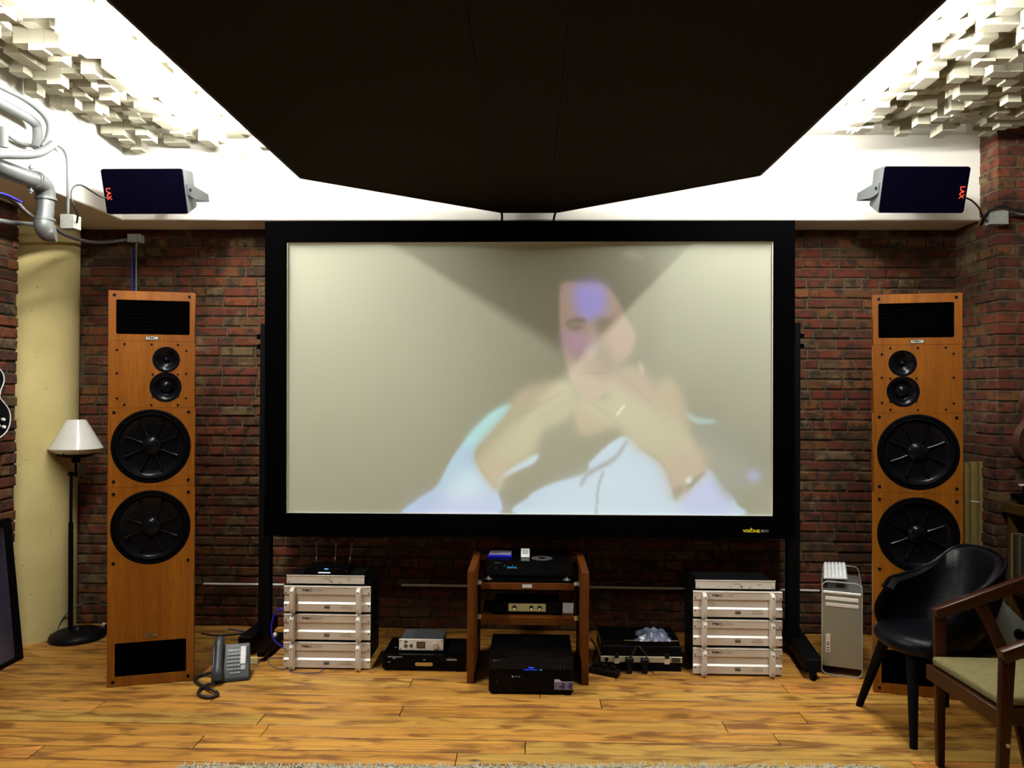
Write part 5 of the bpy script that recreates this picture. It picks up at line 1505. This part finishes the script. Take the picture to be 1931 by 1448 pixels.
# ------------------------------------------------------------------ wooden armchair with a beige seat
wc = empty('wooden_armchair', (1.95, 3.0, 0), 'dark wooden armchair with a beige padded seat nearest the viewer', 'chair')
W0 = Vector((1.95, 3.0, 0))
yF, yN = 3.245, 2.72
seat = [at(1738, 1227, 3.22), at(1850, 1309, 2.80)]
zs_ = 0.445
sfx = 1.655
def slab(g, pts, z0, z1):
    return g.hexa([Vector((p[0], p[1], z0)) - W0 for p in pts] + [Vector((p[0], p[1], z1)) - W0 for p in pts])
cs = [(1.66, 2.775), (2.20, 2.79), (2.20, 3.19), (1.64, 3.20)]
fr = [(1.645, 2.765), (2.21, 2.78), (2.21, 3.20), (1.625, 3.215)]
cu = slab(G(), cs, 0.435, 0.470).build('seat_cushion', SEATF, wc, bevel=0.012, seg=3, smooth_deg=60)
slab(G(), [(fr[0][0], fr[0][1]), (fr[0][0] + .025, fr[0][1]), (fr[3][0] + .025, fr[3][1]), (fr[3][0], fr[3][1])], 0.372, 0.432).build('front_rail', CHAIRW, wc, bevel=0.003)
slab(G(), [(fr[0][0] + .026, fr[0][1]), fr[1], (fr[1][0], fr[1][1] + .022), (fr[0][0] + .026, fr[0][1] + .022)], 0.375, 0.432).build('side_rail', CHAIRW, wc, bevel=0.003)
slab(G(), [(fr[3][0] + .026, fr[3][1] - .022), (fr[2][0], fr[2][1] - .022), fr[2], (fr[3][0] + .026, fr[3][1])], 0.375, 0.432).build('side_rail', CHAIRW, wc, bevel=0.003)
slab(G(), [(2.186, 2.803), fr[1][:1] + (2.803,), (2.21, 3.177), (2.186, 3.177)], 0.375, 0.432).build('back_rail', CHAIRW, wc, bevel=0.003)
slab(G(), [(1.672, 2.79), (2.184, 2.80), (2.184, 3.18), (1.66, 3.195)], 0.42, 0.434).build('seat_board', CHAIRW, wc)


def beam2(g, a, b, wa, wb, th):      # tapering board lying in a plane of constant y, between (x, z) points
    (xa, za), (xb, zb), y = a, b, th[0]
    d = Vector((xb - xa, 0, zb - za)).normalized(); s = Vector((-d.z, 0, d.x))
    A, B = Vector((xa, 0, za)), Vector((xb, 0, zb)); y0, y1 = th
    P = []
    for yv in (y0, y1):
        for c, ww in ((A - s * wa / 2, 0), (B - s * wb / 2, 0), (B + s * wb / 2, 0), (A + s * wa / 2, 0)):
            P.append(Vector((c.x, yv, c.z)) - W0)
    return g.hexa(P)


def xz(px, py, y): p = at(px, py, y); return (p.x, p.z)


for yy_, side in ((yF, 'far'), (yN, 'near')):
    y0, y1 = yy_ - 0.014, yy_ + 0.014
    if side == 'far':
        A = xz(1766, 1156, yF); B = xz(1952, 1092, yF)
        foot = fl(1749, 1423); strut0 = xz(1846, 1136, yF); knee = xz(1893, 1232, yF); rf = xz(1938, 1432, yF)
    else:
        A = xz(1892, 1236, yN); dxx = xz(1766, 1156, yF); dx2 = xz(1952, 1092, yF)
        B = (A[0] + dx2[0] - dxx[0], A[1] + dx2[1] - dxx[1])
        foot = Vector((1.625, yN, 0)); strut0 = (A[0] + .20, A[1] + .085); knee = (A[0] + 0.31, 0.43); rf = (A[0] + 0.42, 0.0)
    L = G(); beam2(L, (A[0] - 0.01, A[1] - 0.004), (B[0] + 0.12, B[1] + 0.045), 0.045, 0.055, (y0 - 0.006, y1 + 0.006)); L.build('armrest', CHAIRW, wc, bevel=0.007, seg=2)
    L = G(); beam2(L, (foot.x, 0.0), (A[0] + 0.012, A[1] - 0.01), 0.030 if side == 'far' else 0.028, 0.050, (y0, y1)); L.build('leg', CHAIRW, wc, bevel=0.006, seg=2)
    L = G(); beam2(L, (rf[0], 0.0), knee, 0.026, 0.045, (y0, y1)); L.build('leg', CHAIRW, wc, bevel=0.005, seg=2)
    L = G(); beam2(L, knee, strut0, 0.045, 0.05, (y0, y1)); L.build('arm_strut', CHAIRW, wc, bevel=0.005, seg=2)
    if side == 'near':
        G().cyl(Vector((foot.x + 0.022, y0 - .003, 0.33)) - W0, Vector((foot.x + 0.022, y0 + .002, 0.33)) - W0, 0.007).build('bolt', GOLD, wc)
bx = xz(1952, 1092, yF)
g = G(); P = []
for k in range(9):
    u = k / 8; P.append(Vector((bx[0] + 0.12 + 0.05 * math.sin(u * PI), yN + (yF - yN) * u, bx[1] + 0.05)) - W0)
g.tube(P, 0.03, 10, 3, True, 0.5).build('backrest', CHAIRW, wc, smooth_deg=60)

# ------------------------------------------------------------------ record shelf along the side
sx0 = 2.71
zt = at(1878, 946, 4.50).z
t = empty('record_shelf', (sx0, 3.6, 0), 'low oak shelf unit full of records standing before the brick pier', 'shelf')
T0 = Vector((sx0, 3.6, 0))
g = G().box(0, 0.45, -0.95, 0.91, zt - 0.055, zt); g.build('top_board', SHELFW, t, bevel=0.002)
for yv in (-0.95, -0.02, 0.86):
    G().box(0.02, 0.44, yv, yv + 0.03, 0.0, zt - 0.055).build('side_board', SHELFW, t, bevel=0.001)
for zz in (0.05, 0.44):
    for ya_, yb_ in ((-0.92, -0.02), (0.01, 0.86)):
        G().box(0.02, 0.44, ya_, yb_, zz - 0.025, zz).build('shelf_board', SHELFW, t)
G().box(0.42, 0.44, -0.94, 0.88, 0.02, zt - 0.056).build('back_board', BLACKM, t)
ordn = ['first', 'second', 'third', 'fourth', 'fifth', 'sixth', 'seventh', 'eighth', 'ninth', 'tenth', 'eleventh', 'twelfth', 'thirteenth', 'fourteenth', 'fifteenth', 'sixteenth', 'seventeenth', 'eighteenth', 'nineteenth', 'twentieth']
yv = 3.6 + 0.855; k = 0; zz = 0.4405
while yv > 3.6 + 0.53 and k < 20:
    wd_ = random.choice([0.012, 0.015, 0.018, 0.022])
    hh = 0.312 + random.uniform(-0.004, 0.003)
    o = G().box(sx0 + 0.006 + random.uniform(0, 0.010), sx0 + 0.32, yv - wd_, yv - 0.0015, zz, zz + hh, r=random.random()).build('record', RECM, smooth_deg=0)
    tag(o, 'upright record sleeve on the oak shelf, %s from the brick pier end' % ordn[k], 'record', 'records packed on the oak shelf')
    yv -= wd_; k += 1

# turntable on the shelf
t = empty('turntable', (sx0 + 0.22, 4.28, zt), 'black turntable with a pale tonearm on the oak shelf', 'turntable')
G().box(-0.19, 0.2, -0.2, 0.2, 0.015, 0.055).build('plinth', BLACKM, t, bevel=0.004)
for sx in (-1, 1):
    for sy in (-1, 1): G().cyl((sx * .15, sy * .16, 0), (sx * .15, sy * .16, 0.015), 0.02).build('foot', RUBBER, t)
G().cyl((-0.0, 0.0, 0.055), (-0.0, 0.0, 0.072), 0.15, n=40).build('platter', BLACKG, t)
ta = G().tube([(-0.16, 0.14, 0.10), (-0.13, 0.03, 0.098), (-0.08, -0.08, 0.085)], 0.005, 8, 4).build('tonearm', PEARL, t)
G().cyl((-0.15, 0.12, 0.055), (-0.15, 0.12, 0.11), 0.018).build('arm_base', BLACKM, ta)
G().box(-0.19, -0.12, 0.11, 0.125, 0.105, 0.115).build('counterweight_bar', PEARL, ta)

# red-brown guitar hanging before the pier
def guitar(name, M, s, bodym, label, cat_hole=True):
    t = empty(name, M.translation, label, 'guitar'); t.matrix_world = M
    out = []
    prof = [(0.0, -0.25), (0.10, -0.245), (0.165, -0.20), (0.19, -0.13), (0.180, -0.06), (0.135, 0.0), (0.112, 0.03), (0.12, 0.08), (0.14, 0.13), (0.135, 0.18), (0.10, 0.22), (0.04, 0.235), (0.0, 0.235)]
    pv = [Vector((x, z, 0)) for x, z in prof]; pv = smooth(pv, 4)
    poly = [(p.x * s, p.y * s) for p in pv] + [(-p.x * s, p.y * s) for p in reversed(pv[1:-1])]
    th = 0.045
    G().prism(poly, 0, th).build('guitar_body', bodym, t, bevel=0.003)
    P = [Vector((x, -0.001, z)) for x, z in poly]; P.append(P[0])
    G().tube(P, 0.003, 6).build('binding', PEARL if bodym is GUITB else GUITR, t)
    G().box(-0.028, 0.028, -0.012, 0.02, 0.15 * s, 0.72 * s).build('neck', CHAIRW, t, bevel=0.004)
    G().box(-0.04, 0.04, -0.008, 0.012, 0.72 * s, 0.88 * s).build('headstock', bodym, t, bevel=0.006)
    for k in range(6):
        x = -0.02 + k * 0.008
        pass
    G().box(-0.045, 0.045, -0.012, -0.001, -0.11 * s, -0.095 * s).build('bridge', CHROME, t)
    for x, z in ((0.10, -0.16), (0.135, -0.12), (0.09, -0.10), (0.14, -0.17)):
        G().cyl((x * s, 0, z * s), (x * s, -0.012, z * s), 0.009, 0.008).build('control_knob', PEARL, t)
    return t


gc = Vector((2.90, 4.44, 1.62))
guitar('hanging_guitar', Matrix.Translation(at(1968, 800, 4.42)) @ Matrix.Rotation(0.25, 4, 'Z'), 0.90, GUITR, 'red-brown guitar hanging in front of the brick pier above the oak shelf')
gp = at(22, 790, 4.24)
guitar('hanging_guitar', Matrix.Translation(Vector((-2.925, 4.03, gp.z + 0.10))) @ Matrix.Rotation(math.radians(74), 4, 'Z') @ Matrix.Rotation(0, 4, 'Y'), 0.82, GUITB, 'black guitar with pale binding hanging at the edge beside the cream column')

# cardboard rolls behind the tower speaker
for px, ptop, r, yv, nm in ((1824, 872, 0.016, 4.74, 'thinnest one half hidden by the tower speaker'), (1838, 871, 0.026, 4.73, 'thick one in the middle'), (1852, 870, 0.0175, 4.71, 'outer one nearest the brick pier')):
    p = at(px, ptop, yv)
    t = empty('paper_roll', (p.x, yv, 0), 'beige paper roll behind the tower speaker, ' + nm, 'paper roll', group='beige rolls behind the tower speaker')
    G().lathe([(r * .6, p.z - 0.01), (r * .6, p.z), (r, p.z), (r, 0.0), (r * .6, 0)], 20).build('roll_sheet', CARD, t, smooth_deg=50)
    if px == 1838:
        G().lathe([(r + .001, -0.003), (r + .003, 0), (r + .001, 0.003)], 20, Matrix.Translation((0, 0, at(px, 945, yv).z)) @ Matrix.Rotation(0.08, 4, 'Y')).build('tie_string', PEARL, t)

# grey green hard case by the armchair
cc = at(1925, 1190, 3.75)
t = empty('storage_case', (cc.x + 0.05, 3.75, 0.0), 'grey-green plastic case with a black knob beyond the wooden armchair', 'case')
pz = [xz(1880, 1190, 3.7), xz(1890, 1224, 3.7), xz(1975, 1224, 3.7), xz(1975, 1196, 3.7), xz(1931, 1172, 3.7), xz(1893, 1134, 3.7)]
G().prism([(p[0] - cc.x - 0.05, p[1]) for p in pz], -0.05, 0.22).build('case_shell', GREENG, t, bevel=0.008, seg=2)
q = xz(1921, 1195, 3.7)
G().cyl((q[0] - cc.x - .05, -0.05, q[1]), (q[0] - cc.x - .05, -0.075, q[1]), 0.024, 0.02, 20).build('knob', BLACKG, t)
G().box(-0.02, 0.14, 0.0, 0.17, 0.0, pz[1][1] + 0.003).build('stand', BLACKM, t)

# leaning picture at the left edge
pA, pB = at(19, 968, 4.42), fl(36, 1222)
t = empty('leaning_picture', (-2.99, 4.3, 0), 'dark violet picture in a black frame leaning by the cream column', 'picture')
zt2 = pA.z
xt = -2.945; xb = pB.x + 0.02
yb1 = 4.46
def LP_(u, v, off=0.0):      # u along y (0 far end), v up
    return Vector((-2.925 + (-2.962 + 2.925) * v + off, 4.27 - 0.9 * u + 0.07 * (1 - v) * (1 - u), zt2 * v)) - Vector(t.location)
def pboard(name, u0, u1, v0, v1, o0, o1, m):
    return G().hexa([LP_(u0, v0, o0), LP_(u1, v0, o0), LP_(u1, v1, o0), LP_(u0, v1, o0), LP_(u0, v0, o1), LP_(u1, v0, o1), LP_(u1, v1, o1), LP_(u0, v1, o1)]).build(name, m, t)
pboard('print', 0.06, 0.95, 0.03, 0.96, 0.012, 0.020, PICT)
pboard('frame_stile', 0.0, 0.06, 0.0, 1.0, 0.0, 0.028, BLACKM)
pboard('frame_stile', 0.95, 1.0, 0.0, 1.0, 0.0, 0.028, BLACKM)
pboard('frame_rail', 0.06, 0.95, 0.0, 0.03, 0.0, 0.028, BLACKM)
pboard('frame_rail', 0.06, 0.95, 0.965, 1.0, 0.0, 0.028, BLACKM)
pboard('backing', 0.03, 0.97, 0.02, 0.98, 0.0, 0.008, BLACKM)

# shaggy rug at the bottom edge
ra, rb = fl(352, 1446), fl(1500, 1448)
ry1 = (ra.y + rb.y) / 2 + 0.01
rxl = fl(352, 1446).x
rug = empty('shaggy_rug', (0.3, ry1 - 0.75, 0), 'ivory shaggy rug lying on the boards at the very front', 'rug')
R0 = Vector((0.3, ry1 - 0.75, 0)); rug.rotation_euler = (0, 0, math.atan2(rb.y - ra.y, rb.x - ra.x))
G().box(rxl + .02 - R0.x, 1.45 - R0.x, -0.75, 0.74, 0.0, 0.012).build('rug_base', RUGM, rug)
g = G(); random.seed(5)
for k in range(5200):
    x = random.uniform(rxl, 1.45) - R0.x
    yv = 0.75 - abs(random.gauss(0, 0.10)) - 0.005 if k < 4200 else random.uniform(-0.75, 0.6)
    a = random.uniform(0, 2 * PI); l = random.uniform(0.02, 0.05)
    dx, dy = math.cos(a) * l, math.sin(a) * l
    wv = 0.0028
    px_, py_2 = -math.sin(a) * wv, math.cos(a) * wv
    h1, h2 = random.uniform(0.012, 0.022), random.uniform(0.006, 0.018)
    g.add([(x - px_, yv - py_2, 0.008), (x + px_, yv + py_2, 0.008), (x + dx * .5 + px_, yv + dy * .5 + py_2, h1), (x + dx * .5 - px_, yv + dy * .5 - py_2, h1), (x + dx, yv + dy, h2)],
          [(0, 1, 2, 3), (3, 2, 4)])
tag(g.build('pile', RUGM, rug, smooth_deg=0), kind='stuff')
